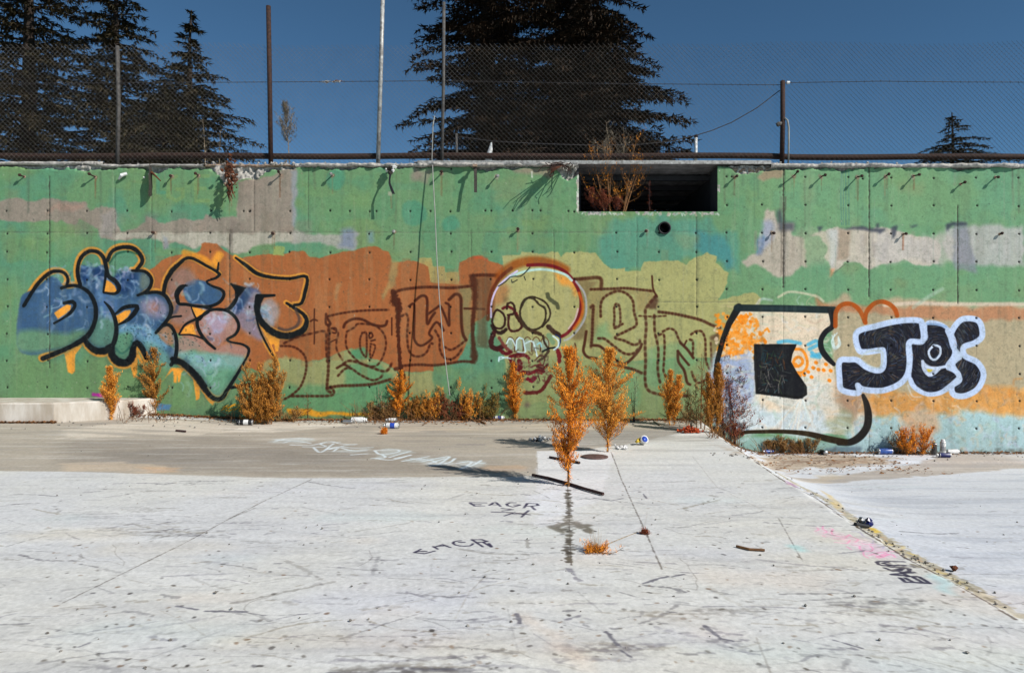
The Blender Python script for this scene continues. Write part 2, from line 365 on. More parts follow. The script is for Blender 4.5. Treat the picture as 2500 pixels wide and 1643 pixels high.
# right bare patches
rb1 = Z(T4, [(640,480),(720,500),(735,590),(880,600),(870,700),(960,740),(1000,880),(980,980),(860,1060),(780,1100),(700,1090),(600,1010),(490,990),(430,920),(540,860),(600,700),(620,590)])
concrete(rb1, (190,176,160), .95, 8, 3)
wc.poly(Z(T4, [(590,600),(680,580),(700,700),(640,830),(560,880),(530,870),(570,740)]), (150,160,186), .7, 6, 6)
wc.poly(Z(T4, [(545,770),(600,700),(600,830),(545,900),(520,880)]), (60,104,160), .7, 6, 5)
for q in [[(730,480),(780,480),(785,600),(730,600)], [(740,580),(880,590),(880,680),(740,660)]]:
    wc.poly(Z(T4, q), (60,66,78), .75, 5, 6)
rb2 = Z(T4, [(1000,700),(1110,680),(1240,655),(1400,640),(1760,650),(1900,700),(2100,720),(2190,800),(2180,960),(2080,1000),(1950,990),(1830,940),(1640,960),(1560,1000),(1400,960),(1330,960),(1260,1040),(1220,1050),(1190,950),(1130,890),(1160,800),(1100,720)])
concrete(rb2, (200,188,172), .97, 5, 2)
for i in range(70):
    x = R.choice([R.uniform(1840, 1960), R.uniform(2010, 2290), R.uniform(2010, 2290), R.uniform(2320, 2500)]); y = R.uniform(565, 600); wc.stroke([(x, y), (x+R.uniform(-2, 2), y+R.uniform(15, 55))], R.uniform(3, 12), R.choice([(160,146,130),(216,210,202),(150,142,140),(210,196,176)]), R.uniform(.12, .4), 1.1, smooth=False)
wc.poly(Z(T4, [(1180,670),(1270,665),(1270,900),(1220,1020),(1190,940),(1180,820)]), (204,206,204), .8, 4, 4)
wc.poly(Z(T4, [(1275,660),(1390,650),(1350,940),(1270,930)]), (166,146,124), .8, 4, 4)
wc.poly(Z(T4, [(1195,1010),(1260,1010),(1230,1070),(1200,1080)]), (232,150,104), .7, 4, 3)
wc.poly(Z(T4, [(1590,650),(2080,740),(2150,960),(1700,950),(1600,900)]), (190,184,178), .6, 8, 6)
wc.poly(Z(T4, [(2230,650),(2900,600),(2950,1000),(2300,980),(2200,800)]), (188,184,180), .85, 8, 5)
wc.poly([(2255,575),(2330,570),(2360,640),(2300,650),(2250,640)], (190,182,172), .7, 9, 7)
wc.poly([(1950,560),(2030,560),(2040,640),(1960,650)], (176,176,146), .45, 10, 9)
wc.poly(Z(T4, [(2310,600),(2420,600),(2500,1060),(2310,1020)]), (132,134,146), .7, 5, 4)
for q in [[(1290,645),(1480,630),(1600,650),(1700,655),(1640,700),(1610,680),(1400,660)], [(1740,640),(1810,620),(1780,700),(1740,740)], [(1600,610),(1625,610),(1625,650),(1600,650)], [(1900,625),(1970,625),(1960,640),(1905,640)], [(2230,620),(2290,595),(2420,600),(2420,620),(2290,625),(2240,680)], [(1090,630),(1150,625),(1100,690)]]:
    wc.poly(Z(T4, q), (54,60,74), .8, 3, 3)
for i, x in enumerate([1295,1310,1335,1362]):
    wc.stroke(Z(T4, [(x,130),(x+R.uniform(-4,4),400),(x,620)]), 1.6, (60,110,124), .55, .5)
wc.stroke(Z(T4, [(1847,720),(1845,840)]), 2.2, (190,100,60), .7, .6)
wc.stroke(Z(T4, [(1340,960),(1290,1000),(1230,1050)]), 1.6, (90,80,80), .6)
# ---- khaki area
khaki = (170,166,108)
wc.poly(Z(T3, [(290,890),(450,890),(460,850),(560,860),(660,880),(720,855),(780,870),(800,920),(860,870),(1000,860),(1110,880),(1180,960),(1240,1010),(1370,1000),(1380,1030),(1510,1040),(1530,940),(1700,940),(1850,930),(1930,990),(1990,910),(2060,890),(2110,850),(2200,900),(2180,960),(2300,1050),(2290,1130)])+[(1752,732),(1840,710),(1860,725),(1850,770),(1800,800),(1790,870),(1700,872),(1560,880),(1400,900),(1330,980),(1240,1000),(1225,800)], khaki, .97, 3, 1, jit=.03)
wc.poly([(1228,880),(1460,860),(1560,885),(1700,870),(1740,900),(1740,1040),(1228,1040)], (138,152,100), .8, 10, 8)
wc.poly([(1400,700),(1470,690),(1480,900),(1420,900)], (170,168,106), .3, 10, 8)
for p_ in [[(1480,900),(1520,880),(1560,905),(1560,990),(1500,980)], [(1580,850),(1700,830),(1700,880),(1620,960),(1570,940)], [(1440,800),(1480,790),(1500,830),(1450,840)]]:
    wc.poly(p_, (112,158,112), .6, 7, 6)
# ---- brown-orange area
oran = (166,99,56)
wc.poly([(335,740),(350,670),(376,653),(395,634),(440,622),(490,612),(492,595),(529,595),(545,612),(577,630),(650,622),(700,620),(717,613),(745,613),(755,625),(780,630),(812,620),(862,609),(900,602),(923,604),(950,618),(955,640),(1045,637),(1050,645),(1052,690),(1119,688),(1121,641),(1154,625),(1200,637),(1228,645),(1228,700),(1200,760),(1150,790),(1145,830),(1112,885),(1060,893),(1060,908),(975,908),(948,890),(885,868),(860,850),(800,872),(752,884),(680,874),(640,905),(560,890),(480,840),(400,790)], oran, 1, 3, 1, jit=.05)
wc.poly(Z(T2, [(2190,1060),(2340,1080),(2360,1110),(2180,1100)]), (190,84,48), .8, 3, 2)
wc.poly([(952,630),(975,640),(960,700),(945,712),(930,740),(938,700)], (170,150,96), .7, 5, 3)
wc.poly([(1018,630),(1052,628),(1056,665),(1050,690),(1045,650),(1020,640)], (176,160,98), .9, 2, 1)
wc.poly([(1052,650),(1085,650),(1090,665),(1120,662),(1118,695),(1095,695),(1052,690)], (172,152,94), .9, 2, 1)
wc.poly([(818,690),(830,692),(822,735),(816,735)], (176,142,96), .5, 3, 3)
wc.poly([(1120,700),(1150,690),(1150,840),(1118,850),(1128,780)], (134,140,96), .65, 6, 5)
wc.poly([(640,880),(700,872),(752,884),(800,872),(860,852),(885,870),(948,892),(975,910),(1060,910),(1060,960),(1000,962),(985,930),(870,935),(850,960),(680,960),(640,940)], (162,158,104), .85, 5, 3)
wc.poly([(855,858),(890,850),(905,872),(880,880),(860,870)], (86,150,106), .9, 4, 3)
wc.poly([(840,900),(900,880),(960,915),(950,950),(840,945)], (96,152,106), .8, 7, 5)
wc.poly([(700,940),(1000,950),(1000,1010),(660,1000)], (98,150,104), .8, 7, 6)
for p_ in [[(150,870),(330,900),(480,930),(480,1000),(150,975)], [(60,860),(200,900),(200,980),(0,980)]]:
    wc.poly(p_, (108,146,96), .5, 10, 8)
wc.poly([(740,615),(770,610),(775,640),(742,640)], khaki, .0, 3, 1)
wc.poly(Z(T2, [(65,960),(200,960),(195,1060),(60,1050)]), (150,166,96), .9, 3, 1)
# vertical bleed and weathering over all paint
for i in range(420):
    x = R.uniform(-190, 2690); y = R.uniform(400, 950); l = R.uniform(20, 130)
    wc.stroke([(x, y), (x+R.uniform(-2, 2), y+l)], R.uniform(1, 4), R.choice([(70,110,90),(150,150,120),(120,120,100),(160,160,150)]), R.uniform(.05, .16), 1.2, smooth=False)
for i in range(60):
    x = R.uniform(340, 1750); y = R.uniform(610, 860); w = R.uniform(14, 34); h = R.uniform(30, 90)
    wc.poly([(x, y), (x+w, y), (x+w, y+h), (x, y+h)], (172,108,62) if x < 1110 and R.random() < .5 else (156,92,50) if x < 1110 else R.choice([(164,160,104),(176,172,116),(160,166,108)]), R.uniform(.10, .30), 1.2, 1)
for i in range(36):
    x = R.choice([R.uniform(-190, 1400), R.uniform(1760, 2690)]); wc.stroke([(x, 408), (x+R.uniform(-3, 3), 408+R.uniform(30, 160))], R.uniform(2, 7), R.choice([(96,92,76),(150,150,130),(70,86,74)]), R.uniform(.10, .30), 1.3, rag=.5)
# ================= graffiti 1 (left)
BK = (10,16,20); OR = (250,164,58)
# drips and halo
def dbl(pts, w, halo=20, hcol=OR, z=ZA, hoff=(-1.5,-1.5)):
    P = Z(z, pts); wl = [p[2]/z[2] if len(p) > 2 else w/z[2] for p in pts]; P = [p[:2] for p in P]
    if halo: wc.stroke([(p[0]+hoff[0], p[1]+hoff[1]) for p in P], [v+halo/z[2] for v in wl], hcol, .95, .35)
    return P, wl
A_out = [
 [(-300,540,26),(-200,380,26),(-110,290,26),(-40,265,24),(20,280,22),(50,330,22),(40,380,20)],
 [(0,400,24),(60,383,24),(130,385,24),(210,430,28),(258,510,30),(273,600,32),(258,690,32),(205,780,36),(120,840,36),(20,890,34),(-150,960,34)],
 [(150,380,28),(128,300,28),(130,220,26),(160,150,28),(220,108,26),(290,115,26),(335,165,28),(355,240,30)],
 [(365,180,26),(400,110,26),(470,78,28),(560,82,30),(620,130,30),(642,190,28),(600,250,24)],
 [(560,262,18),(660,268,22),(712,320,24),(710,380,24),(670,430,24),(605,458,18)],
 [(670,440,22),(760,433,24),(830,468,28),(872,560,30),(850,640,26),(800,700,24),(750,757,18)],
 [(180,800,30),(210,850,40),(270,895,48),(340,900,50),(395,870,48),(400,930,50),(450,985,56),(520,990,56),(562,940,52),(570,870,44),(600,838,42),(640,880,40),(672,955,30)],
 [(890,985,34),(940,990,36),(1010,1030,34),(1080,1100,36),(1140,1180,34)],
]
B_out = [
 [(62,440,26),(80,350,30),(130,262,34),(200,195,26),(240,165,22),(300,168,22),(400,222,20),(478,265,20),(508,292,20)],
 [(635,160,14),(720,222,26),(800,282,28),(900,312,24),(1060,325,22),(1180,305,22),(1205,335,22),(1190,420,26),(1158,520,22),(1100,535,18)],
 [(1040,520,18),(1110,565,24),(1175,610,26),(1200,665,32),(1170,735,44),(1080,778,50),(980,772,48),(890,722,46),(825,640,42),(803,560,38),(808,470,34)],
 [(800,640,12),(830,740,14),(900,880,14),(960,980,10)],
 [(730,940,14),(650,1080,22),(580,1190,26),(520,1278,32),(450,1270,34),(380,1190,40),(300,1080,42),(200,990,42),(130,965,34)],
]
for g in A_out[:6]: dbl(g, 24, 30, z=ZA)
dbl(A_out[6], 24, 24, z=ZA, hoff=(0, 3)); 
for g in B_out: dbl(g, 24, 24, z=ZB)
wc.stroke([p[:2] for p in Z(ZB, [(230,120),(380,170),(460,240),(490,170),(510,140)])], 16, (232,150,44), .8, .8)
wc.stroke([p[:2] for p in Z(ZB, [(470,190),(500,140)])], 20, OR, .7, .9)
# fills
BL = (58,90,124); BLD = (24,54,94); BLL = (128,158,196); PUR = (142,124,140); TEAL = (122,172,166)
def fill(z, pts, col, a=1, soft=2, warp=2, jit=.06): wc.poly([p[:2] for p in Z(z, pts)], col, a, warp, soft, jit, smooth=True)
fill(ZA, [(-330,900),(-330,500),(-200,400),(-60,300),(40,400),(130,390),(210,430),(255,510),(272,600),(255,690),(200,780),(100,840),(0,890)], BL)
fill(ZA, [(-330,900),(-330,740),(0,760),(150,740),(210,760),(100,840),(0,890)], (104,146,108), .9, 8)
fill(ZA, [(150,230),(250,240),(340,220),(360,320),(450,300),(520,270),(620,262),(705,320),(705,390),(620,450),(760,440),(860,520),(865,600),(820,680),(750,750),(780,800),(900,900),(880,1000),(670,930),(600,840),(560,930),(500,980),(420,960),(400,860),(300,890),(200,820),(260,700),(270,560),(200,430),(150,370)], BL)
fill(ZA, [(160,250),(340,250),(330,330),(180,360)], BLD, .9, 4)
fill(ZA, [(430,280),(560,270),(600,340),(560,420),(470,440),(440,380)], BLD, .9, 6)
fill(ZA, [(640,280),(705,330),(700,390),(640,420),(620,340)], (120,130,110), .7, 5)
fill(ZA, [(640,500),(760,480),(850,540),(840,620),(740,640),(650,600)], (150,140,160), .8, 8)
fill(ZA, [(700,510),(760,520),(770,590),(700,580)], (176,112,86), .6, 6)
fill(ZA, [(460,700),(600,690),(740,740),(800,800),(850,880),(700,860),(640,840),(560,760),(470,780)], (112,160,184), .85, 6)
fill(ZA, [(420,780),(560,760),(560,900),(500,980),(420,940)], (96,146,110), .9, 5)
fill(ZA, [(270,660),(430,640),(430,780),(390,860),(280,870),(210,800)], (100,148,116), .75, 7)
fill(ZA, [(250,440),(420,460),(430,620),(300,600)], (90,128,176), .6, 8)
fill(ZA, [(640,840),(760,850),(880,960),(860,1040),(720,960)], (112,164,150), .8, 8)
fill(ZA, [(765,745),(830,695),(890,740),(905,830),(850,860),(790,800)], (164,118,92), .9, 3)
fill(ZA, [(880,740),(910,790),(915,900),(880,980),(860,960),(885,860)], (96,120,140), .8, 3)
fill(ZB, [(220,400),(240,350),(330,330),(400,350),(520,420),(535,455),(500,510),(430,535),(330,530),(250,510)], BL)
fill(ZB, [(90,420),(120,300),(240,240),(330,330),(240,380),(170,420),(165,500),(270,540),(320,640),(200,700),(110,650),(130,520)], (146,118,112), .75, 7)
fill(ZB, [(350,650),(400,590),(490,575),(580,590),(640,650),(655,710),(620,770),(560,810),(480,870),(400,800),(345,720)], (168,128,122), .85, 4)
fill(ZB, [(400,640),(560,600),(590,660),(520,740),(480,780),(420,700)], (176,160,184), .8, 8)
fill(ZB, [(720,400),(820,430),(800,560),(800,640),(870,820),(760,780),(680,720),(650,640),(590,570),(650,480)], (132,124,146), .85, 6)
fill(ZB, [(700,400),(760,400),(740,480),(660,600),(590,580),(650,490)], BLD, .85, 6)
fill(ZB, [(830,520),(900,480),(960,520),(980,600),(920,700),(870,690),(820,600)], (160,154,158), .8, 6)
fill(ZB, [(180,790),(300,780),(400,830),(470,880),(560,840),(700,860),(735,890),(720,950),(560,940),(300,900),(180,960)], (170,132,124), .8, 6)
fill(ZB, [(170,920),(300,910),(480,920),(720,950),(650,1070),(560,1200),(510,1270),(440,1230),(330,1090),(200,980)], TEAL, .9, 6)
fill(ZB, [(380,1080),(620,1040),(580,1170),(510,1260),(440,1220)], (104,156,120), .8, 8)
fill(ZB, [(560,1080),(720,1050),(700,1150),(600,1180)], (80,130,104), .7, 6)
# light wisps and cloudy highlights inside the fills
wr = random.Random(5)
for i in range(300):
    zone = wr.choice([(155,700,60,110),(200,720,120,110),(330,740,90,80),(360,790,50,40),(470,720,60,50),(520,790,70,60),(600,730,40,60),(480,900,70,50),(640,760,24,30),(240,660,40,30),(310,680,40,40)])
    x = zone[0]+wr.uniform(-1, 1)*zone[2]*.8; y = zone[1]+wr.uniform(-1, 1)*zone[3]*.7; a = wr.uniform(0, 3.14); l = wr.uniform(8, 34)
    wc.stroke([(x, y), (x+l*.5*math.cos(a), y+l*.5*math.sin(a)), (x+l*math.cos(a+.5), y+l*math.sin(a+.5))], wr.uniform(2, 9), wr.choice([(176,196,220),(200,212,228),(160,176,214),(130,166,196),(28,58,104),(150,190,190),(182,176,208)]), wr.uniform(.14, .46), 1.3)
# orange counters
for z, p in [(ZA,[(350,335),(385,350),(420,385),(438,425),(410,438),(333,432)]),(ZA,[(-60,600),(-10,560),(40,535),(75,540),(68,575),(30,610),(-30,650)]),(ZA,[(430,622),(500,580),(545,572),(548,590),(520,635),(455,688)]),
             (ZB,[(278,548),(330,560),(412,580),(370,610),(318,640)]),(ZB,[(198,760),(230,710),(275,688),(300,692),(325,775),(260,765)]),(ZB,[(165,490),(178,480),(198,520),(175,515)]),
             (ZB,[(808,668),(850,720),(900,770),(985,790),(985,800),(975,905),(955,905),(942,840),(920,850),(905,835)])]:
    wc.poly([q[:2] for q in Z(z, p)], OR, 1, 1, 1, .03)
# drips
for z, p in [(ZA,[(20,920),(170,850),(110,930),(105,1060),(80,1085),(50,1070),(30,960)]),(ZA,[(555,960),(590,870),(650,990),(640,1010),(605,950),(600,1080),(575,1120),(555,1050)]),(ZA,[(800,1140),(870,1030),(985,1040),(955,1075),(945,1150),(925,1150),(920,1080),(912,1155),(890,1150),(885,1050),(830,1100)]),(ZA,[(1050,1110),(1100,1150),(1140,1210),(1095,1190),(1090,1280),(1065,1290)]),
             (ZB,[(300,1100),(345,1130),(345,1270),(322,1290),(305,1200)]),(ZB,[(380,1200),(440,1300),(490,1280),(450,1335),(400,1280),(360,1200)])]:
    wc.poly([q[:2] for q in Z(z, p)], OR, .95, 1.5, 1, .03)
wc.stroke([p[:2] for p in Z(ZB, [(940,920),(975,990),(985,1050)])], 3.2, OR, .9)
wc.stroke([p[:2] for p in Z(ZB, [(820,680),(900,820),(960,960)])], 3, OR, .9)
# black letter lines
for g in A_out: P, wl = dbl(g, 24, 0, z=ZA); wc.stroke(P, [v*2.0 for v in wl], (26,40,44), .28, 1.3); wc.stroke(P, [v*1.12 for v in wl], BK, .98, .3, rag=.12)
for g in B_out: P, wl = dbl(g, 24, 0, z=ZB); wc.stroke(P, [v*2.0 for v in wl], (30,38,42), .28, 1.3); wc.stroke(P, [v*1.12 for v in wl], BK, .97, .35, rag=.12)
for z, p in [(ZA,[(355,235,26),(372,305,30),(425,345,32),(458,400,30),(425,445,20),(335,436,16)]),(ZA,[(355,240,22),(345,340,18),(332,430,14)]),
             (ZA,[(340,510,10),(385,560,24),(420,630,28),(436,720,30),(425,810,34),(400,870,30)]),
             (ZA,[(420,612,12),(500,555,28),(600,545,26),(585,590,34),(530,650,26),(450,692,12)]),
             (ZA,[(20,520,22),(85,510,28),(105,540,24),(70,595,24),(10,640,16),(-60,680,16)]),
             (ZA,[(750,755,18),(800,705,20),(850,692,24),(895,745,24),(915,840,26),(905,950,28),(870,1010,26)]),(ZA,[(760,740,12),(860,640,14),(950,623,14)]),
             (ZB,[(508,292,22),(480,320,18),(405,348,14),(440,380,16),(520,412,20),(543,450,22),(510,510,22),(430,546,22),(330,545,20),(240,530,22),(185,525,22),(165,485,20),(190,420,24),(235,378,14)]),
             (ZB,[(500,200,12),(492,260,16)]),(ZB,[(600,368,14),(640,420,22),(640,490,22),(600,550,24),(545,573,20),(440,566,16),(350,545,14)]),
             (ZB,[(350,650,18),(400,592,20),(490,568,20),(580,588,22),(640,645,22),(660,710,22),(630,770,20),(568,808,18),(600,830,14),(690,848,16),(740,885,20),(730,940,18)]),
             (ZB,[(420,592,16),(335,648,24),(340,730,24),(400,820,22),(470,882,18)]),(ZB,[(185,765,12),(235,690,16),(330,642,20)]),(ZB,[(185,772,10),(290,774,12),(400,812,14)]),(ZB,[(280,545,8),(300,600,12),(320,640,12)]),
             (ZB,[(808,462,26),(870,462,24),(942,458,18)]),(ZB,[(600,1192,22),(740,1165,22)]),(ZA,[(1000,380,8),(950,390,26),(915,450,34),(930,520,22)]),]:
    wc.stroke([q[:2] for q in Z(z, p)], [q[2]/z[2]*1.15 for q in p], BK, .97, .25)
wc.poly([q for q in Z(ZB, [(598,362),(720,398),(660,470),(585,570),(560,575),(630,480),(630,420)])], BK, .97, 1, 1)
wc.poly([q for q in Z(ZB, [(810,455),(860,470),(835,520),(825,600),(850,660),(800,600)])], BK, .97, 1, 1)
wc.stroke([p[:2] for p in Z(ZB, [(980,720),(1040,735),(1120,700),(1140,640),(1110,570)])], 7, (70,58,56), .75, .8)
wc.stroke([p[:2] for p in Z(ZA, [(380,200),(440,130),(530,110),(600,130)])], 5, (30,80,60), .7, .8); wc.stroke([p[:2] for p in Z(ZA, [(430,880),(480,920),(540,870),(560,820)])], 5, (40,90,80), .6, .8)
wc.poly([(224,958),(262,960),(262,968),(222,967)], (190,30,160), .9, 2, 2)
wc.poly([(385,985),(418,988),(412,1000),(382,998)], (80,130,190), .8, 2, 2)
for i in range(46):   # yellow ragged dashes at the foot
    x = 540+i*2.2+R.uniform(-3, 3); y = 998+R.uniform(-8, 8)-(i*.12)
    wc.stroke([(x, y), (x+9, y-4)], 2.2, (240,158,30), .8, .5, smooth=False)
wc.poly([(700,996),(760,998),(800,1006),(900,1006),(960,1000),(960,1013),(780,1015),(705,1011)], (242,160,34), .9, 3, 2)
for i in range(70):   # marker scribble low on the wall
    x = R.uniform(500, 620); y = R.uniform(955, 1000); wc.stroke([(x, y), (x+R.uniform(5, 16), y-R.uniform(4, 12))], 1.4, (120,150,110), .35, .5, smooth=False)
# ================= graffiti 2 (dashed blackletter)
DB = (66,26,12)
def dl(z, p, w=4, dash=9, a=.9, mn=.25, col=DB, smooth=True): wc.stroke([q[:2] for q in Z(z, p)], [q[2]/z[2] if len(q) > 2 else w for q in p] if len(p[0]) > 2 else w*1.5, col, a, .8, dash=dash, dashmin=mn, smooth=True, step=2.0)
for p, d, w in [([(325,425),(322,560),(325,640),(322,740)],0,2.5),([(290,535),(320,520),(350,530)],0,3),([(50,735),(110,705),(200,670),(330,640),(400,625),(430,650),(430,760),(440,900)],16,4),([(20,760),(120,765),(190,800),(240,860),(252,940),(235,1040),(190,1140),(110,1210),(40,1250)],10,4),
  ([(120,1215),(250,1215),(480,1208),(490,1150),(440,1140)],12,4.5),([(430,470),(430,560),(470,560),(430,490)],0,4),([(455,570),(455,800),(450,1000),(440,1150),(470,1180)],11,5),
  ([(450,490),(560,465),(700,445),(850,435),(1000,432)],10,4),([(440,1140),(560,1122),(700,1118),(860,1105),(1010,1065)],9,5),([(1028,505),(1028,660)],0,2.5),
  ([(590,590),(610,550),(680,515),(760,520),(840,560),(920,580),(970,570),(985,535)],0,4.5),([(620,630),(690,590),(720,560),(830,565),(900,590),(960,660),(975,750),(950,850),(900,930),(840,945),(750,920),(670,850),(620,780),(610,700),(620,630)],14,3.5),
  ([(760,640),(740,700),(745,790),(790,860),(800,800),(800,700),(795,640),(765,640)],8,3.5),([(820,660),(840,640),(855,670),(830,690),(820,660)],0,3),([(835,740),(875,755),(870,800),(840,870),(830,820),(835,760)],9,3),([(840,715),(875,705)],0,3),
  ([(490,600),(540,640),(525,720),(530,800),(580,890)],18,3.5),([(590,920),(640,895),(720,910),(830,950),(950,990),(1000,970),(1028,915)],14,4.5),([(540,1030),(600,970),(660,965),(740,1020),(850,1070),(920,1050),(945,1020)],12,4),([(530,960),(590,930),(640,950)],0,4),([(480,600),(520,600),(520,640),(490,640)],0,3),([(470,725),(520,700)],0,2)]:
    dl(ZC, p, w, d)
wc.stroke([q[:2] for q in Z(ZC, [(1040,270),(1060,350),(1090,420),(1085,600),(1095,800),(1110,960),(1140,1050)])], [12,24,16,10,9,10,9], DB, .92, .6, rag=.4)
wc.stroke([q[:2] for q in Z(ZC, [(1060,970),(1110,960)])], 9, DB, .85, .7)
for p, d, w in [([(80,285),(130,255),(250,235),(400,225),(600,232),(790,215)],7,5),([(150,940),(300,930),(450,935),(600,915),(700,900),(800,905)],8,4.5),
  ([(215,400),(260,380),(265,500),(262,620),(265,700),(300,750),(350,750),(425,690),(400,650),(420,600),(470,545),(530,620),(500,560)],0,4),([(270,350),(330,305),(375,320),(382,400),(378,480),(385,560),(420,500),(450,460)],0,4.5),
  ([(390,470),(460,420),(500,400),(540,480),(580,575),(580,480),(580,390),(550,370)],0,4),([(580,340),(640,290),(685,320),(690,450),(695,580),(710,660),(735,705)],0,5),([(150,490),(190,470),(208,520),(200,620),(200,700),(215,800),(260,850),(330,850),(380,810),(410,740),(430,740)],13,4),
  ([(455,620),(495,700),(495,780),(530,860),(600,880),(660,840),(700,780)],12,4),([(540,770),(600,795),(680,750),(730,710)],12,4),([(720,420),(900,425)],0,3.5)]:
    dl(ZD, p, w, d)
wc.stroke([q[:2] for q in Z(ZD, [(790,130),(810,200),(815,350),(800,500),(795,640),(800,760),(810,860),(800,900)])], [14,18,12,11,9,12,17,12], DB, .85, .8, rag=.3)
wc.poly([q for q in Z(ZD, [(820,140),(960,130),(950,300),(930,520),(940,760),(840,740),(830,400)])], (92,66,44), .6, 4, 4, .1)
dl(ZD, [(800,120),(900,115),(1020,120)], 5.5, 8); dl(ZD, [(840,760),(930,770)], 5, 9)
# right part of the lettering
wc.poly([q for q in Z(ZE, [(960,330),(1173,330),(1100,400),(1060,620),(1040,900),(900,910),(1010,700),(1020,480)])], (116,92,60), .65, 4, 4, .1)
wc.poly([q for q in Z(ZF, [(150,230),(240,160),(245,235),(700,250),(720,320),(640,390),(620,430),(560,420),(540,300),(420,240),(300,280),(240,340),(220,480),(160,720),(110,700),(120,420)])], (138,112,70), .45, 5, 5, .1)
for p, d, w in [([(0,150),(110,140),(230,140),(240,230)],7,6),([(150,235),(330,230),(450,225),(600,240),(690,250)],8,4.5),([(680,120),(690,230),(725,300)],0,3),([(715,290),(640,380),(622,430),(630,560),(620,700),(625,860),(620,1000),(640,1100),(720,1140),(860,1155),(1000,1160)],15,5),
  ([(235,470),(235,370),(260,310),(330,265),(400,250),(470,280),(515,340),(525,430),(545,540),(470,590),(360,650),(440,680),(520,715),(570,700),(575,675)],11,4.5),([(360,560),(400,545),(405,460),(395,380),(370,360),(352,400),(355,480),(355,570),(425,535)],10,4),
  ([(170,720),(230,730),(300,790),(380,860),(440,880),(500,840),(570,760),(590,710)],0,4.5),([(215,660),(270,665),(340,720),(440,790),(520,790),(570,740)],12,4.5),([(335,885),(440,910),(520,930),(590,960)],8,5),([(150,390),(170,380),(165,500),(160,640),(150,740)],8,5),([(110,600),(95,700),(85,770),(120,820),(200,835)],0,4.5),
  ([(740,430),(860,445),(960,465),(1100,500),(1200,545),(1270,570)],8,5),([(700,460),(705,600),(735,750),(730,900),(740,1000),(750,1040)],16,4.5),([(740,630),(780,625),(790,700),(785,850),(780,940),(800,990)],14,4),([(775,600),(830,575),(880,595),(905,650),(930,705)],12,4),([(905,770),(910,860),(960,940),(985,1040),(1010,1060)],0,4.5),
  ([(905,770),(950,830),(1000,890)],0,4),([(930,700),(990,760),(1040,830)],0,4.5),([(1020,625),(1060,600),(1110,600),(1140,660),(1145,760),(1150,860),(1180,940),(1150,1010),(1090,1045),(1050,1020),(1025,950)],12,4),([(960,720),(980,680)],0,3),([(1010,670),(1035,690),(1035,800)],12,4),([(1190,700),(1195,800),(1200,920)],14,3.5),
  ([(570,465),(680,470),(800,465)],12,3)]:
    dl(ZF, p, w, d)
wc.poly([q for q in Z(ZF, [(640,390),(715,300),(735,330),(725,400),(680,410)])], (70,36,26), .75, 3, 3)
wc.poly([q for q in Z(ZF, [(1175,660),(1270,580),(1260,650),(1240,690),(1190,680)])], (70,36,26), .75, 3, 3)
wc.poly([q for q in Z(ZF, [(1175,660),(1250,600),(1240,800),(1210,960),(1180,900)])], (110,90,60), .5, 3, 3)
wc.stroke([q[:2] for q in Z(ZE, [(950,930),(965,1000),(950,1030)])], 3.5, DB, .8, .6)
dl(ZE, [(850,1060),(960,1070),(975,1160)], 4, 8)
# ================= skull
SK = (110,10,22)
wc.poly([q for q in Z(ZE, [(180,700),(150,560),(180,400),(280,280),(450,220),(650,210),(850,270),(960,420),(990,600),(950,740),(840,850),(700,830),(640,850),(300,870),(220,900),(170,820)])], (174,168,110), .95, 2, 2, .04)
wc.poly([q for q in Z(ZE, [(150,560),(170,450),(240,380),(330,380),(350,420),(300,500),(200,600)])], (176,116,70), .75, 8, 8)
wc.poly([q for q in Z(ZE, [(720,230),(860,270),(960,400),(980,500),(900,420),(800,300)])], (246,150,50), .75, 6, 5)
dl(ZE, [(230,290),(330,205),(450,155),(600,145),(760,180),(860,230)], 15, 0, .85, col=(150,72,18))
wc.stroke([q[:2] for q in Z(ZE, [(120,700),(130,560),(160,430),(240,300),(340,215)])], 9, (92,36,14), .85, .8)
wc.poly([q for q in Z(ZE, [(150,690),(130,560),(160,420),(210,380),(180,560),(190,680)])], (110,52,24), .6, 3, 3)
for k_ in range(5):
    x_ = 300+k_*82; wc.poly([q for q in Z(ZE, [(x_, 990),(x_+6, 905),(x_+32, 880),(x_+62, 910),(x_+66, 1000)])], (150,176,168), .7, 1.5, 2); wc.stroke([q[:2] for q in Z(ZE, [(x_-4, 1000),(x_+2, 900),(x_+34, 868),(x_+70, 905),(x_+72, 1010)])], 2.0, (70,26,20), .8, .6)
wc.stroke([q[:2] for q in Z(ZE, [(500,185),(640,180),(760,200),(860,250),(940,340),(1000,470),(1005,600),(960,730),(880,830),(820,865)])], 8, SK, .95, .5)
wc.stroke([q[:2] for q in Z(ZE, [(990,450),(1025,560),(1010,680),(940,790)])], 7, (200,96,20), .8, .8)
wc.stroke([q[:2] for q in Z(ZE, [(960,340),(1040,450),(1060,580),(1045,690),(980,800),(900,880),(850,900)])], 5, (176,180,190), .75, .8)
wc.stroke([q[:2] for q in Z(ZE, [(150,680),(155,540),(210,400),(310,300),(400,240)])], 4.5, (214,200,240), .95, .4)
wc.stroke([q[:2] for q in Z(ZE, [(330,300),(450,250),(600,225),(730,235),(860,275),(920,330)])], 6, (186,222,214), .95, .4)
wc.stroke([q[:2] for q in Z(ZE, [(980,600),(950,700),(890,790)])], 4, (230,190,200), .7, .6)
for p, w in [([(220,385),(290,340),(330,300),(380,290),(430,290),(480,250),(520,205)],2.6),([(465,290),(478,325)],2.2),([(345,325),(350,350),(400,325)],2.2)]: wc.stroke([q[:2] for q in Z(ZE, p)], w, BK, .9, .5)
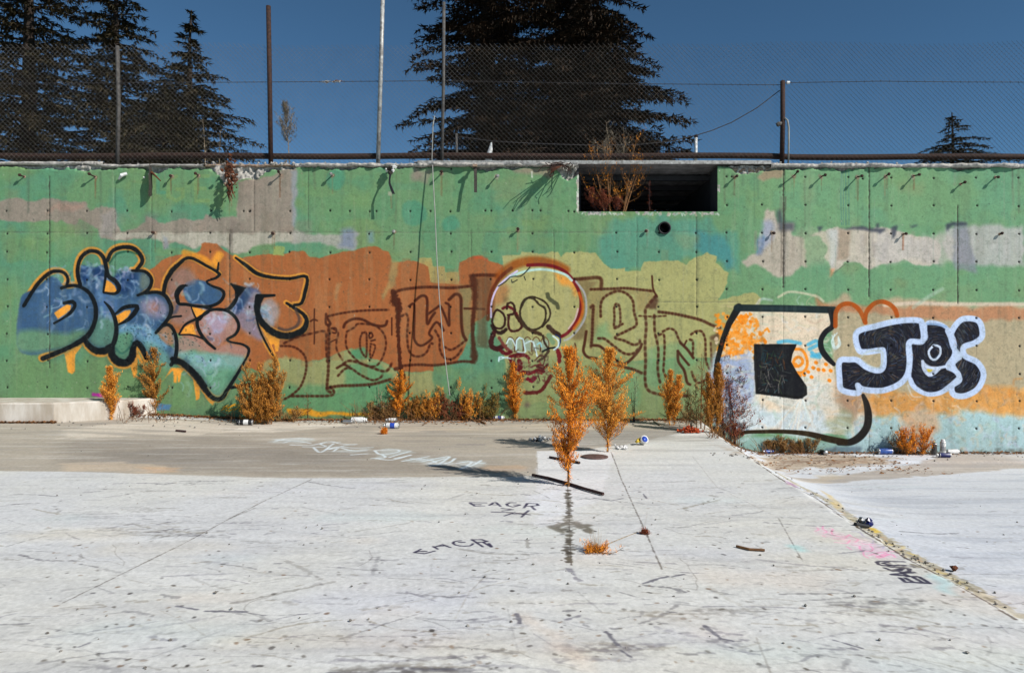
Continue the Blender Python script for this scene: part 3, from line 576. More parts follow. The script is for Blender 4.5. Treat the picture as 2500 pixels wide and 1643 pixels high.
for p, w, c in [([(440,560),(470,510),(540,485),(620,510),(680,550),(715,630),(700,700),(640,770)],3.5,(50,34,20)),([(430,600),(480,510),(550,500),(610,560),(665,600),(668,700),(630,770),(560,800),(500,780),(440,700),(425,640),(440,560)],4,(56,42,26)),
   ([(690,460),(700,500),(740,530),(780,560),(790,590)],8,(96,98,66)),([(180,640),(210,610),(260,640),(285,700),(270,770),(225,790),(180,770),(160,720),(180,640)],4,(50,20,16)),([(160,760),(190,810),(240,830),(290,800)],7,(40,16,12)),
   ([(260,600),(300,580),(340,590),(390,640),(410,700)],5,SK),([(300,600),(310,550),(340,540),(370,570),(375,640),(310,660)],4.5,(50,24,16)),([(320,660),(315,740),(330,800),(370,815),(430,790),(440,750),(400,690),(370,630)],4.5,(70,20,16)),([(400,680),(450,740),(500,790),(560,820),(620,840)],7,(70,44,26)),
   ([(180,830),(150,900),(155,960),(210,985),(260,960)],9,(70,14,16)),([(700,770),(740,810),(800,850)],9,(56,30,20)),([(645,855),(660,920),(690,970)],4,(60,40,26)),([(640,1010),(700,980),(760,970)],3.5,BK),
   ([(230,880),(260,930),(300,980),(330,1000)],6,(150,70,60)),([(240,1000),(290,1030),(340,1010)],7,SK),([(770,850),(810,880),(800,950),(760,990)],3,(30,50,110)),
   ([(300,930),(320,885),(350,890),(380,950)],2.8,(214,238,240)),([(390,990),(395,900),(420,875),(455,890),(470,960),(480,1010),(440,1020),(400,1010)],3,(206,236,240)),([(480,930),(530,905),(555,920),(575,1000),(590,1050)],3,(214,238,240)),([(590,940),(620,920),(630,960)],3,(150,210,214)),([(225,1100),(230,1060),(280,1065),(335,1065)],3,(206,236,240)),([(740,860),(790,900),(790,960),(750,990)],3,(214,238,240)),
   ([(340,1100),(330,1060),(390,1040),(470,1040),(510,1070)],6,SK),([(420,1100),(430,1170),(390,1160),(350,1110)],9,SK),([(450,1200),(520,1210),(600,1185),(650,1200)],6,SK),([(500,1270),(540,1290),(560,1260)],7,(130,10,40)),([(790,1000),(800,1050),(800,1100)],8,(130,8,18)),([(720,1240),(680,1310),(630,1380),(560,1400),(470,1400)],7,(110,24,24)),
   ([(600,1100),(660,1060),(700,1000)],5,(80,60,44)),([(590,1150),(650,1170),(690,1130)],5,(84,26,24)),([(700,850),(740,920)],9,(120,150,110))]:
    wc.stroke([q[:2] for q in Z(ZE, p)], w*1.3, [v*.8 for v in c] if sum(c) < 300 else c, .93, .45, rag=.3)
for p, w, c in [([(1245,868),(1262,872),(1285,868),(1290,880)],3,SK),([(1250,880),(1262,900),(1272,912)],4,(90,10,20)),([(1258,868),(1256,886),(1264,896)],3,(60,20,16)),([(1305,880),(1318,868),(1330,872),(1326,890)],3,(70,20,20)),([(1296,896),(1312,890),(1330,896),(1322,906)],3.5,(84,16,20)),([(1276,905),(1290,914),(1306,908),(1322,912)],4.5,SK),([(1288,926),(1300,932),(1308,922)],4,(120,10,40)),([(1312,912),(1318,930)],2.5,(60,30,24)),([(1218,878),(1232,873),(1246,875)],3,(200,224,226))]:
    wc.stroke(p, w, c, .85, .5, rag=.4)
for i in range(60):
    x = wr.uniform(1245, 1340); y = wr.uniform(855, 935); a = wr.uniform(0, 6.28); l = wr.uniform(4, 12)
    wc.stroke([(x, y), (x+l*math.cos(a), y+l*math.sin(a)), (x+l*math.cos(a+1), y+l*math.sin(a+1))], wr.uniform(2, 4), wr.choice([SK, (84,30,30), (120,110,90), (60,40,30)]), .5, .7)
wc.poly([q for q in Z(ZE, [(480,1490),(540,1500),(530,1540),(470,1540)])], (112,84,84), .6, 5, 4)
wc.poly([q for q in Z(ZE, [(260,490),(320,480),(310,530),(260,530)])], (90,76,50), .6, 5, 5)
wc.stroke([q[:2] for q in Z(ZF, [(1080,0),(1080,300),(1080,600)])], 1, (120,120,90), .4)
# ================= graffiti 3 (right)
CR = (234,213,186); LB = (206,222,230)
wc.poly([q for q in Z(ZG, [(290,170),(1100,180),(1090,340),(1000,480),(1000,560),(1120,690),(1130,760),(1500,800),(1500,1100),(1330,1300),(900,1260),(500,1240),(180,1260),(110,1100),(80,800),(130,600),(190,330)])], CR, .98, 2, 1, .05)
wc.poly([(2020,740),(2060,715),(2110,760),(2180,720),(2345,742),(2700,742),(2700,1000),(2100,1010),(2040,980),(2030,800)], (200,170,140), .8, 6, 5)
wc.poly([(1985,720),(2020,740),(2100,745),(2330,750),(2700,750),(2700,780),(2200,780),(2130,760),(2000,760)], (190,128,90), .8, 6, 4)
wc.stroke([(2160,745),(2230,740),(2340,742),(2700,742)], 9, (222,200,178), .8, .9)
wc.stroke([(2230,750),(2265,725),(2300,705)], 9, (180,200,180), .5, .9); wc.stroke([(1900,725),(1930,712),(1990,722),(2010,735)], 6, (216,206,176), .7, .9)
wc.poly([(1860,940),(1980,900),(2030,940),(2040,1000),(1900,1000)], (222,228,226), .6, 10, 10)
wc.poly([(1740,860),(1840,850),(1850,980),(1870,1010),(2000,1000),(2030,1060),(2000,1075),(1880,1050),(1770,1060),(1745,1040),(1730,950)], LB, .9, 10, 8)
wc.poly([(1745,860),(1840,840),(1845,980),(1780,1000),(1742,960)], (152,168,204), .8, 10, 8)
wc.poly([(1735,1060),(2090,1080),(2700,1080),(2700,1140),(1735,1140)], (150,186,178), .95, 5, 4)
wc.poly([(2100,1020),(2200,1005),(2345,1000),(2700,1000),(2700,1135),(2080,1120),(2060,1060)], (176,206,210), .95, 7, 6)
wc.poly([(2050,960),(2110,960),(2100,1010),(2080,1030),(2050,1020)], (170,136,108), .85, 7, 6)
wc.poly([(2120,960),(2345,950),(2700,950),(2700,1010),(2345,1008),(2260,1000),(2180,1015),(2120,1000)], (222,152,74), .85, 9, 7)
wc.poly([(2060,1000),(2090,1010),(2080,1060),(2040,1075),(2010,1030)], (150,170,140), .6, 9, 7)
for i in range(170):   # chalky sprayed wisps
    zn = wr.choice([(1900,1010,120,60),(1950,980,60,60),(1990,800,60,60),(2240,985,100,20),(1830,930,60,80),(2200,1050,120,30),(1920,780,90,40),(1800,940,40,60)])
    x = zn[0]+wr.uniform(-1, 1)*zn[2]; y = zn[1]+wr.uniform(-1, 1)*zn[3]; a = wr.uniform(0, 6.28); l = wr.uniform(10, 50)
    wc.stroke([(x, y), (x+l*.5*math.cos(a), y+l*.5*math.sin(a)), (x+l*math.cos(a+.6), y+l*math.sin(a+.6))], wr.uniform(1.5, 8), wr.choice([(238,226,204),(214,232,236),(246,220,190),(180,206,184),(224,232,240),(206,176,150)]), wr.uniform(.15, .45), 1.2)
for i in range(420):
    x = wr.uniform(2080, 2690); y = wr.uniform(935, 1105); a = wr.uniform(0, 6.28); l = wr.uniform(5, 30)
    c = wr.choice([(244,176,96),(214,132,56),(226,190,150),(180,150,120)]) if y < 1005 else wr.choice([(206,222,228),(150,186,186),(220,190,150),(176,208,200),(190,196,220)])
    wc.stroke([(x, y), (x+l*.5*math.cos(a), y+l*.5*math.sin(a)), (x+l*math.cos(a+.8), y+l*math.sin(a+.8))], wr.uniform(2, 9), c, wr.uniform(.12, .42), 1.2)
wc.poly([(2200,1005),(2290,1000),(2300,1050),(2250,1070),(2205,1040)], (226,160,104), .55, 8, 8)
for i in range(260):
    x = wr.uniform(1755, 2050); y = wr.uniform(745, 1060); a = wr.uniform(-.4, .4); l = wr.uniform(8, 40)
    wc.stroke([(x, y), (x+l*math.cos(a), y+l*math.sin(a))], wr.uniform(2, 8), wr.choice([(240,214,186),(206,206,170),(236,200,170),(190,206,184)]) if y < 930 else wr.choice([(210,226,234),(170,200,200),(226,228,220)]), wr.uniform(.10, .32), 1.2, smooth=False)
for i in range(16):    # rays
    a = math.radians(wr.uniform(55, 135)); x0, y0 = 1957, 968; l = wr.uniform(50, 110)
    wc.stroke([(x0+8*math.cos(a), y0+8*math.sin(a)), (x0+l*math.cos(a), y0+l*math.sin(a))], wr.uniform(1.5, 5), wr.choice([(240,226,206),(226,240,240)]), .5, .9, smooth=False)
# orange blob area with dots
wc.poly([q for q in Z(ZG, [(110,440),(180,340),(260,310),(330,330),(380,360),(420,440),(400,520),(300,600),(160,600),(120,540)])], (248,150,40), .75, 6, 3)
for i in range(120):
    x, y = wr.uniform(100, 560), wr.uniform(230, 620)
    if x > 100+ (620-abs(y-460))*.78: continue
    a = wr.uniform(0, 6.28); l = wr.uniform(6, 34)
    wc.stroke([q[:2] for q in Z(ZG, [(x, y), (x+l*math.cos(a), y+l*math.sin(a)), (x+l*1.3*math.cos(a+.9), y+l*1.3*math.sin(a+.9))])], wr.uniform(4, 9), wr.choice([(250,142,24),(250,142,24),(250,156,50),(230,208,176)]), .8, .7)
for x, y in [(320,255),(365,255),(320,310),(395,300),(480,410),(520,470),(965,655),(940,700),(985,715),(1030,720),(925,780),(1050,670),(895,735),(1090,725),(860,760),(1080,810)]:
    p = Z(ZG, [(x, y)])[0]; wc.stroke([p, (p[0]+1.5, p[1]+1)], 8.5, (250,136,20), .95, .4, smooth=False)
for p in [[(780,540),(840,545),(880,600),(890,680),(850,740),(790,740)], [(790,690),(770,650),(800,610),(840,620),(850,660),(810,690),(790,670)], [(760,700),(790,750),(830,770)]]:
    wc.stroke([q[:2] for q in Z(ZG, p)], 7, (250,140,24), .9, .5)
for p in [[(900,500),(960,470),(1000,480)], [(910,540),(950,520),(990,500)], [(930,570),(960,590),(1010,580)], [(640,480),(720,470),(830,490)], [(930,600),(1000,610)]]:
    wc.stroke([q[:2] for q in Z(ZG, p)], 9, (60,176,220), .75, .7)
for k in range(3):
    wc.stroke([q[:2] for q in Z(ZG, [(1150-k*22,400+k*10),(1100+k*10,470),(1130,540-k*10),(1180-k*10,500),(1160,430+k*10)])], 3, (220,240,240), .7, .6)
# window shape
wc.poly([q for q in Z(ZG, [(430,497),(800,497),(760,570),(745,640),(760,700),(830,790),(885,870),(890,930),(850,968),(770,970),(600,945),(445,930),(430,760)])], (20,22,28), 1, 1, 1, .05)
for i in range(90):
    x, y = wr.uniform(470, 700), wr.uniform(540, 900)
    if x > 560+abs(y-600)*.5+100: pass
    a = wr.choice([.2, 1.3, 1.8, 2.6])+wr.uniform(-.3, .3); l = wr.uniform(20, 90)
    wc.stroke([q[:2] for q in Z(ZG, [(x, y), (x+l*math.cos(a), y+l*math.sin(a))])], wr.uniform(1, 2.4), wr.choice([(150,140,120),(110,120,110),(40,110,120),(60,90,40),(170,160,150)]) if y > 650 else wr.choice([(20,90,110),(30,80,90),(130,70,30),(50,110,60)]), wr.uniform(.25, .6), .8, smooth=False)
wc.stroke([q[:2] for q in Z(ZG, [(440,510),(785,508),(752,580),(740,650),(800,760),(870,860),(878,930),(820,960),(620,935),(452,915)])], 6, (14,14,16), .9, .4, smooth=False, closed=True)
# outline
GN = (18,30,34)
wc.stroke([q[:2] for q in Z(ZG, [(95,760),(110,640),(160,450),(210,320),(295,175),(310,180)])], [12,12,13,15,18,14], (14,18,20), .97, .2, smooth=False)
wc.stroke([q[:2] for q in Z(ZG, [(280,182),(690,188),(1120,200)])], 17, (20,36,40), .97, .2, smooth=False)
wc.stroke([q[:2] for q in Z(ZG, [(500,185),(880,190)])], 7, (34,56,62), .6, .7, smooth=False)
wc.stroke([q[:2] for q in Z(ZG, [(1090,200),(1105,260),(1110,340),(1050,390),(1010,460),(1015,540),(1060,610),(1120,670)])], [13,13,13,13,13,14,14,10], (14,16,22), .97, .2)
wc.stroke([q[:2] for q in Z(ZH, [(450,940),(480,1020),(495,1130),(480,1220),(420,1300),(340,1345),(240,1350)])], [9,15,19,19,19,17,14], (24,20,18), .97, .25)
wc.stroke([q[:2] for q in Z(ZG, [(1220,1345),(1080,1320),(900,1275),(700,1255),(500,1255),(360,1260),(240,1285)])], [15,16,13,10,9,9,10], (38,26,10), .97, .25)
wc.stroke([q[:2] for q in Z(ZG, [(100,1060),(130,1150),(200,1240)])], 10, (18,18,18), .9, .4)
wc.poly([(2015,1092),(2105,1092),(2105,1108),(2015,1110)], (96,116,134), .7, 4, 3)
# brown double arch
for p in [[(210,340),(215,220),(260,160),(320,145),(380,165),(430,220),(470,310)], [(465,300),(480,220),(540,150),(610,128),(680,150),(730,200),(745,250)]]:
    wc.stroke([q[:2] for q in Z(ZH, p)], 11, (176,78,14), .95, .35)
# block letters: black bodies, pale blue outlines
BB = (18,20,32); OB = (196,214,244)
J = [(400,400),(560,345),(760,300),(930,295),(960,340),(965,465),(850,480),(850,640),(830,760),(760,840),(640,890),(540,895),(440,880),(400,850),(405,915),(270,890),(250,800),(250,650),(330,635),(400,640),(480,700),(580,730),(630,690),(630,560),(600,545),(480,560),(415,540)]
E = [(1010,330),(1100,330),(1180,380),(1230,480),(1220,600),(1170,670),(1230,720),(1270,770),(1210,850),(1110,910),(1000,915),(900,860),(870,780),(885,600),(880,480),(1005,460)]
Sx = [(1215,420),(1260,330),(1330,280),(1450,300),(1480,420),(1420,480),(1320,520),(1330,600),(1440,660),(1490,760),(1440,880),(1330,940),(1240,930),(1225,860),(1290,800),(1230,680),(1260,630),(1290,600),(1230,520)]
for Lr in (Sx, E, J):
    P = [q[:2] for q in Z(ZH, Lr)]
    wc.stroke(P, 17, OB, .97, .2, smooth=True, closed=True, step=3.0)
    wc.poly(P, BB, 1, .5, 1, .05, smooth=True)
def insidec(p, P):
    c = False
    for i in range(len(P)):
        a, b = P[i-1], P[i]
        if (a[1] > p[1]) != (b[1] > p[1]) and p[0] < a[0]+(p[1]-a[1])*(b[0]-a[0])/(b[1]-a[1]): c = not c
    return c
for i in range(1700):
    x, y = wr.uniform(240, 1480), wr.uniform(290, 930)
    if not any(insidec((x, y), L_) for L_ in (J, E, Sx)): continue
    cxx, cyy = (1080, 560) if x > 870 else ((640, 500) if y < 600 else (580, 700))
    a = math.atan2(y-cyy, x-cxx)+(math.pi/2 if x > 870 or y < 560 else 0)+wr.uniform(-.15, .15); l = wr.uniform(15, 60)
    q = (x+l*math.cos(a), y+l*math.sin(a))
    if not any(insidec(q, L_) for L_ in (J, E, Sx)): continue
    wc.stroke([r_[:2] for r_ in Z(ZH, [(x, y), q])], wr.uniform(.8, 2.4), wr.choice([(120,150,190),(90,120,160),(90,96,110),(110,90,60),(70,76,100),(120,110,90),(60,60,80),(140,90,50),(90,100,80)]), wr.uniform(.15, .5), .8, smooth=False)
wc.stroke([q[:2] for q in Z(ZH, J)], 12, OB, .98, .25, smooth=True, closed=True, step=3.0)
wc.stroke([q[:2] for q in Z(ZH, [(1180,380),(1210,450),(1240,540),(1235,600),(1180,690),(1230,720),(1285,775),(1200,860),(1110,920),(1000,928),(900,870),(860,800)])], 11, OB, .98, .25)
wc.stroke([q[:2] for q in Z(ZH, [(1010,320),(1090,325),(1170,345)])], 6, (150,180,220), .9, .4)
wc.stroke([q[:2] for q in Z(ZH, Sx)], 12, OB, .98, .25, smooth=True, closed=True, step=3.0)
wc.stroke([q[:2] for q in Z(ZH, [(1065,505),(1020,560),(1040,620),(1080,630),(1120,580),(1115,520),(1065,505)])], 5.5, (210,224,244), .98, .3)
wc.poly([q for q in Z(ZH, [(975,650),(1040,690),(1150,695),(1080,750),(1020,765),(985,720)])], (196,206,224), .9, .5, 1)
wc.stroke([q[:2] for q in Z(ZH, [(968,645),(1000,690),(1080,705),(1190,685)])], 7, (206,220,244), .98, .3); wc.stroke([q[:2] for q in Z(ZH, [(968,645),(975,710),(1020,765),(1070,750),(1120,700)])], 7, (206,220,244), .98, .3)
wc.poly([q for q in Z(ZH, [(1000,712),(1060,716),(1040,735),(1015,738)])], (214,190,50), .95, .5, 1)
wc.stroke([q[:2] for q in Z(ZH, [(430,610),(500,560),(610,560),(620,640),(590,700),(520,690),(450,640)])], 5, (190,200,190), .5, .6)
for bx_, by_ in [(233,433),(420,430),(485,429),(685,428),(812,428),(1078,424),(1213,430),(1795,432),(1938,430),(2005,432),(2092,433),(2162,431),(2230,430),(378,568),(668,570),(963,567),(1265,563),(1578,563),(1885,568),(2205,572),(563,470),(955,474)]:
    for k_ in range(R.randint(1, 3)):
        x_ = bx_+R.uniform(-3, 3); wc.stroke([(x_, by_+1), (x_+R.uniform(-1, 1), by_+R.uniform(10, 60))], R.uniform(1.5, 4), R.choice([(120,72,44),(96,74,56),(150,110,80)]), R.uniform(.15, .4), 1.2, rag=.5)
    wc.poly([(bx_-5, by_-5), (bx_+5, by_-4), (bx_+4, by_+5), (bx_-5, by_+4)], R.choice([(150,130,112),(120,96,76),(176,166,150)]), .6, 3, 1)
# ---- form-work seams, holes and general grime (real recesses are in the mesh, this is the seam dirt and the dark dots at the holes)
SEAMS_V = [(560,570,740,2.2),(1913,400,705,3.2),(1913,705,1100,1.2),(2122,400,730,2.6),(2122,1020,1105,1.5),(2338,500,740,2.2),(1700,530,780,1.6),(1555,530,720,1.4),(752,400,560,1.4),(280,430,700,1.6),(370,480,640,1.4),(1352,560,720,1.4),(1150,560,640,1.3),(620,430,570,1.6),(120,430,900,2.2),(2560,430,900,2.4),(-90,430,1000,2.0)]
SEAMS_H = [(567,-200,1500,1.6),(566,1500,1740,1.0),(737,1600,1830,1.5)]
for x, a, b, w in SEAMS_V:
    wc.stroke([(x+R.uniform(-.6, .6), y) for y in np.arange(a, b+1, 12)], w, (54,50,44), .75 if w > 2 else .4, .8, rag=.8)
for y, a, b, w in SEAMS_H:
    wc.stroke([(x, y+R.uniform(-.6, .6)) for x in np.arange(a, b+1, 15)], w, (92,92,80), .5, .8, rag=.8)
for x, y0_, y1_, in [(560,560,660),(560,560,600),(1913,480,560),(1913,560,700)]:
    for k in range(12):
        xx_ = x+R.uniform(-8, 8); wc.stroke([(xx_, y0_), (xx_+R.uniform(-3, 3), y1_-R.uniform(0, 60))], R.uniform(1, 4), (92,82,74), .18, 1.2, smooth=False)
HOLES = []
for x in [1774,1861,1965,2070,2175,2279,2384,2488]:
    for y in [432,500,568,637,706,773,842,910,976,1043]:
        if x == 1861 and y < 440: continue
        HOLES.append((x+R.uniform(-1.5, 1.5), y+R.uniform(-1, 1)+(x-1861)*.004))
for x in [-180,-82,16,114,212,310,418,513,608,706,804,901,1000,1100,1198,1300,1402,1505,1608,1700]:
    for y in [515,569,615,682,749,814,880,945]:
        if 1405 < x < 1760 and y < 530: continue
        if y == 569 and x in (418,608,804,1000,1198,1402): continue
        HOLES.append((x+R.uniform(-1.5, 1.5), y+R.uniform(-1.5, 1.5)))
HOLES += [(594,515),(610,515),(853,515),(918,515),(1050,515),(1184,514),(1319,514),(1387,515),(1251,514),(1101,412),(2106,436),(1786,431)]
for x, y in HOLES:
    wc.stroke([(x, y), (x+.5, y+.5)], 4.2, (14,14,14), .92, .6, smooth=False)
    if R.random() < .5: wc.stroke([(x, y+2), (x+R.uniform(-1, 1), y+R.uniform(8, 26))], 2.4, (90,84,70), .22, 1.2, smooth=False)
for k in range(26):
    y = 400+k*4.6; wc.stroke([(1410+R.uniform(-2, 2), y), (1411+R.uniform(-2, 2), y+5)], R.uniform(2, 6), R.choice([(216,214,204),(196,186,170)]), .85, .5, smooth=False)
# lime-white chips beneath the opening, dirt at the foot
for i in range(70):
    x = R.uniform(1420, 1755); wc.stroke([(x, 519+R.uniform(-1, 4)), (x+R.uniform(-5, 5), 521+R.uniform(0, 6))], R.uniform(1.5, 5), R.choice([(206,214,204),(186,170,150),(150,176,160)]), .7, .5, smooth=False)
for i in range(260):
    x = R.uniform(-190, 2690); y = 1012 if x < 1720 else 1095
    wc.stroke([(x, y+R.uniform(0, 14)), (x+R.uniform(-20, 20), y+R.uniform(0, 14))], R.uniform(2, 8), R.choice([(96,84,62),(120,104,78),(70,62,50)]), R.uniform(.08, .3), 1.2, smooth=False)
for i in range(900):   # small flaked spots
    x, y = R.uniform(-190, 2690), R.uniform(405, 1090)
    wc.stroke([(x, y), (x+R.uniform(-2, 2), y+R.uniform(-1, 3))], R.uniform(.8, 2.6), R.choice([(70,74,60),(180,176,160),(60,70,66),(150,140,120)]), R.uniform(.15, .6), .7, smooth=False)
for i in range(200):   # splatter across the blue piece
    x, y = R.gauss(370, 70), R.gauss(830, 25); wc.stroke([(x, y), (x+1.5, y+1)], R.uniform(1, 2.6), (26,54,54), .6, .7, smooth=False)
for i in range(1500):   # mottled bare concrete speckle
    x, y = R.uniform(155, 880), R.uniform(415, 600); wc.stroke([(x, y), (x+R.uniform(-2, 2), y+R.uniform(-2, 2))], R.uniform(.8, 2.2), R.choice([(110,100,86),(176,168,150),(96,90,80)]), R.uniform(.06, .2), .8, smooth=False)
wc.comp(full, sstep(speck, .62, .8)*.16, (70,80,66)); wc.comp(full, sstep(streak, .62, .85)*.14, (80,84,70)); wc.comp(full, sstep(-streak, -.36, -.2)*.10, (176,180,150))
wc.rgb *= (1+0.05*(fine-0.5)[..., None]*2)
# the paint stops being documented outside the picture: let it run on as plain green/khaki
edge = np.minimum(sstep(PXX, WX0, WX0+60), sstep(-PXX, -WX1, -WX1+60)); wc.a[:] = edge
wall_img = wc.image('wall_paint', True)
# ================================================================== FLOOR PAINT AND WEAR (world metres)
FX0, FX1, FY0, FY1, FRES = -7.2, 7.2, 2.0, 9.92, 230.0
fc = Canvas(FX0, FY0, FX1, FY1, FRES, (203,203,199), seed=50)
fh, fw = fc.h, fc.w
gx = (np.arange(fw)/FRES+FX0)[None, :]*np.ones((fh, 1)); gy = (np.arange(fh)/FRES+FY0)[:, None]*np.ones((1, fw))
fb = vnoise(fh, fw, 260, 61, 5); fs_ = vnoise(fh, fw, 40, 62, 5, ax=5.0, pers=0.6); fs2 = vnoise(fh, fw, 24, 63, 4, ax=9.0, pers=0.6); ff = vnoise(fh, fw, 4, 64, 2); fm = vnoise(fh, fw, 100, 65, 5, pers=.6)
fl = (slice(0, fh), slice(0, fw))
fc.comp(fl, sstep(fb, .5, .75)*.4, (210,207,196)); fc.comp(fl, sstep(-fb, -.5, -.25)*.4, (196,198,204)); fc.comp(fl, sstep(fm, .58, .85)*.3, (186,186,184))
def P(px, py): q = floor_pt(px, py); return (q.x, q.y)
def PS(pts): return [P(p[0], p[1])+tuple(p[2:]) for p in pts]
def fstroke(pts, w, col, a=.8, soft=.5, **k): k.setdefault('step', .04); fc.stroke(PS(pts), w, col, a, soft, **k)
def fpoly(pts, col, a=1, warp=.02, soft=2, **k): fc.poly(PS(pts), col, a, warp, soft, **k)
# older brown-grey slab near the wall
fpoly([(-800,1026),(1718,1030),(1700,1045),(1640,1060),(1520,1086),(1400,1101),(1309,1101),(1312,1160),(1240,1163),(1100,1162),(900,1165),(700,1167),(560,1163),(400,1158),(155,1150),(-900,1140)], (168,159,145), .97, .008, 1, jit=.03)
fpoly([(150,1080),(500,1068),(800,1082),(1100,1110),(1280,1140),(1250,1155),(700,1160),(420,1150),(150,1130)], (146,138,127), .7, .12, 22)
fpoly([(200,1108),(420,1095),(900,1108),(880,1128),(500,1130),(300,1120)], (134,128,120), .5, .12, 20)
fpoly([(150,1128),(300,1126),(420,1138),(380,1156),(150,1148)], (196,178,156), .7, .05, 8)
fpoly([(330,1138),(420,1140),(440,1154),(360,1154)], (206,166,128), .5, .05, 8)
fpoly([(1180,1135),(1280,1135),(1300,1150),(1200,1155)], (204,166,130), .4, .05, 8)
fpoly([(150,1048),(400,1025),(640,1035),(700,1045),(500,1060),(150,1072)], (206,196,180), .7, .06, 10)
fpoly([(640,1030),(820,1030),(860,1040),(660,1056),(560,1052)], (214,206,192), .7, .05, 8)
fpoly([(1320,1060),(1500,1050),(1690,1050),(1640,1062),(1480,1092),(1320,1098)], (150,147,142), .6, .08, 14)
fpoly([(900,1040),(1300,1035),(1600,1036),(1600,1045),(1300,1052),(900,1056)], (196,182,162), .5, .06, 10)
for p_ in [(1056,1053,26,3),(850,1043,20,2),(1150,1085,30,3)]:
    fstroke([(p_[0]-p_[2], p_[1]), (p_[0]+p_[2], p_[1])], .06, (120,118,122), .55, 1.0, smooth=False)
# fresher white patch right of the joint
fpoly([(1312,1101),(1400,1101),(1490,1098),(1500,1108),(1460,1230),(1390,1240),(1310,1200)], (216,216,218), .6, .02, 3)
fpoly([(1290,1210),(1370,1190),(1380,1290),(1300,1290)], (218,220,226), .6, .05, 8)
# lower right bank
xr = np.interp(gy, [2,3.3,4.4,5.7,6.7,8.1,9.9], [2.11,2.11,2.14,2.22,2.30,2.43,2.6])
right = sstep(gx-xr, 0.03, 0.07)
fc.comp(fl, right*.75, (203,207,215)); fc.comp(fl, right*sstep(fs_, .58, .8)*.35, (174,182,196))
fpoly([(1745,1085),(1800,1103),(1860,1108),(2050,1112),(2200,1118),(2080,1140),(1960,1140),(1860,1125),(1780,1100)], (170,152,130), .8, .10, 8)
fpoly([(1800,1104),(2345,1108),(2700,1108),(2700,1114),(1800,1112)], (150,130,108), .5, .06, 6)
fpoly([(1900,1155),(2020,1152),(2060,1164),(1960,1170)], (196,182,160), .5, .06, 8)
for i in range(130):
    x = R.gauss(2010, 70); y = R.gauss(1126, 7); l = R.uniform(15, 60)
    if y > 1109: fstroke([(x, y), (x+l, y+R.uniform(-2, 3))], R.uniform(.012, .05), R.choice([(120,96,80),(146,124,104),(90,76,66)]), R.uniform(.15, .5), .9, smooth=False, rag=.6)
# broken ridge: exposed aggregate strip
RG = [(1720,1052),(1766,1070),(1842,1122),(1918,1174),(1994,1215),(2090,1281),(2150,1318),(2208,1357),(2280,1394),(2342,1426),(2480,1510)]
fstroke([(x+7, y-4, w) for (x, y), w in zip(RG, [.06,.08,.08,.07,.07,.08,.10,.10,.09,.07,.06])], [.05,.06,.06,.05,.05,.06,.075,.075,.07,.055,.05], (170,162,140), .9, .3, rag=.9)
for i in range(260):
    t = R.random()*(len(RG)-2)+.5; k = int(t); fr = t-k; x = RG[k][0]*(1-fr)+RG[k+1][0]*fr+6+R.gauss(0, 5); y = RG[k][1]*(1-fr)+RG[k+1][1]*fr-3+R.gauss(0, 3)
    q = P(x, y); fc.stroke([q, (q[0]+R.uniform(-.02, .02), q[1]+R.uniform(-.04, .04))], R.uniform(.008, .03), R.choice([(120,112,90),(200,180,120),(150,140,124),(100,92,76),(216,206,180),(196,160,120)]), .7, .5, smooth=False)
fpoly([(2122,1288),(2140,1290),(2152,1300),(2138,1304)], (214,180,70), .8, .01, 2)
fpoly([(2000,1190),(2030,1210),(2060,1240),(2040,1242)], (206,176,110), .6, .01, 3)
fstroke([(x-2, y+2) for x, y in RG[1:]], .014, (60,50,44), .8, .5, rag=1.0)
fpoly([(1915,1170),(1935,1180),(1950,1192),(1925,1185)], (150,110,140), .7, .02, 4)
# joints
def joint(pts, w=.011, a=.85, col=(70,62,56)):
    pp = []
    for i in range(len(pts)-1):
        for k in range(10):
            t = k/10; pp.append((pts[i][0]*(1-t)+pts[i+1][0]*t+R.uniform(-.6, .6), pts[i][1]*(1-t)+pts[i+1][1]*t))
    pp.append(pts[-1]); fstroke(pp, w, col, a, .6, rag=1.2)
joint([(1492,1105),(1516,1168),(1560,1265),(1576,1300),(1615,1390)], .008, .65); joint([(150,1472),(300,1398),(440,1330),(560,1265),(640,1225),(760,1170)], .008, .7, (96,90,84))
joint([(560,1265),(620,1240)], .016, .4, (110,106,104)); joint([(1900,1265),(1960,1370)], .006, .6, (90,84,80)); joint([(1690,1115),(1750,1190),(1900,1265)], .004, .4, (130,120,112)); joint([(1385,1178),(1388,1250),(1394,1380)], .008, .8)
joint([(1845,1555),(1880,1643)], .006, .5, (120,112,104)); joint([(1310,1104),(1312,1160)], .006, .4, (120,110,96)); joint([(1145,1445),(1190,1430),(1390,1385)], .006, .4, (150,140,120)); joint([(880,1490),(1145,1445),(1110,1510)], .006, .4, (150,140,120)); joint([(1145,1445),(1185,1405)], .006, .45, (130,122,110))
joint([(500,1060),(580,1045)], .008, .5); joint([(1155,1398),(1300,1330)], .003, .0)
joint([(1460,1340),(1555,1300)], .004, .6, (120,110,96)); joint([(155,1158),(420,1160),(700,1168),(1100,1164),(1310,1162)], .007, .5, (130,120,108))
rc = random.Random(77)
for x0_, y0_, n_ in [(1700,1440,9),(620,1500,8),(1180,1600,7),(2050,1420,7),(300,1380,6),(1620,1290,6),(900,1340,5)]:
    for b_ in range(2):
        px_, py_ = x0_, y0_; a_ = rc.uniform(0, 6.28); pp_ = [(px_, py_)]
        for k_ in range(n_): a_ += rc.uniform(-.6, .6); px_ += 24*math.cos(a_); py_ = max(1172, py_+9*math.sin(a_)); pp_.append((px_, py_))
        fstroke(pp_, .0035, (104,98,92), .55, .7, smooth=False, rag=1.0)
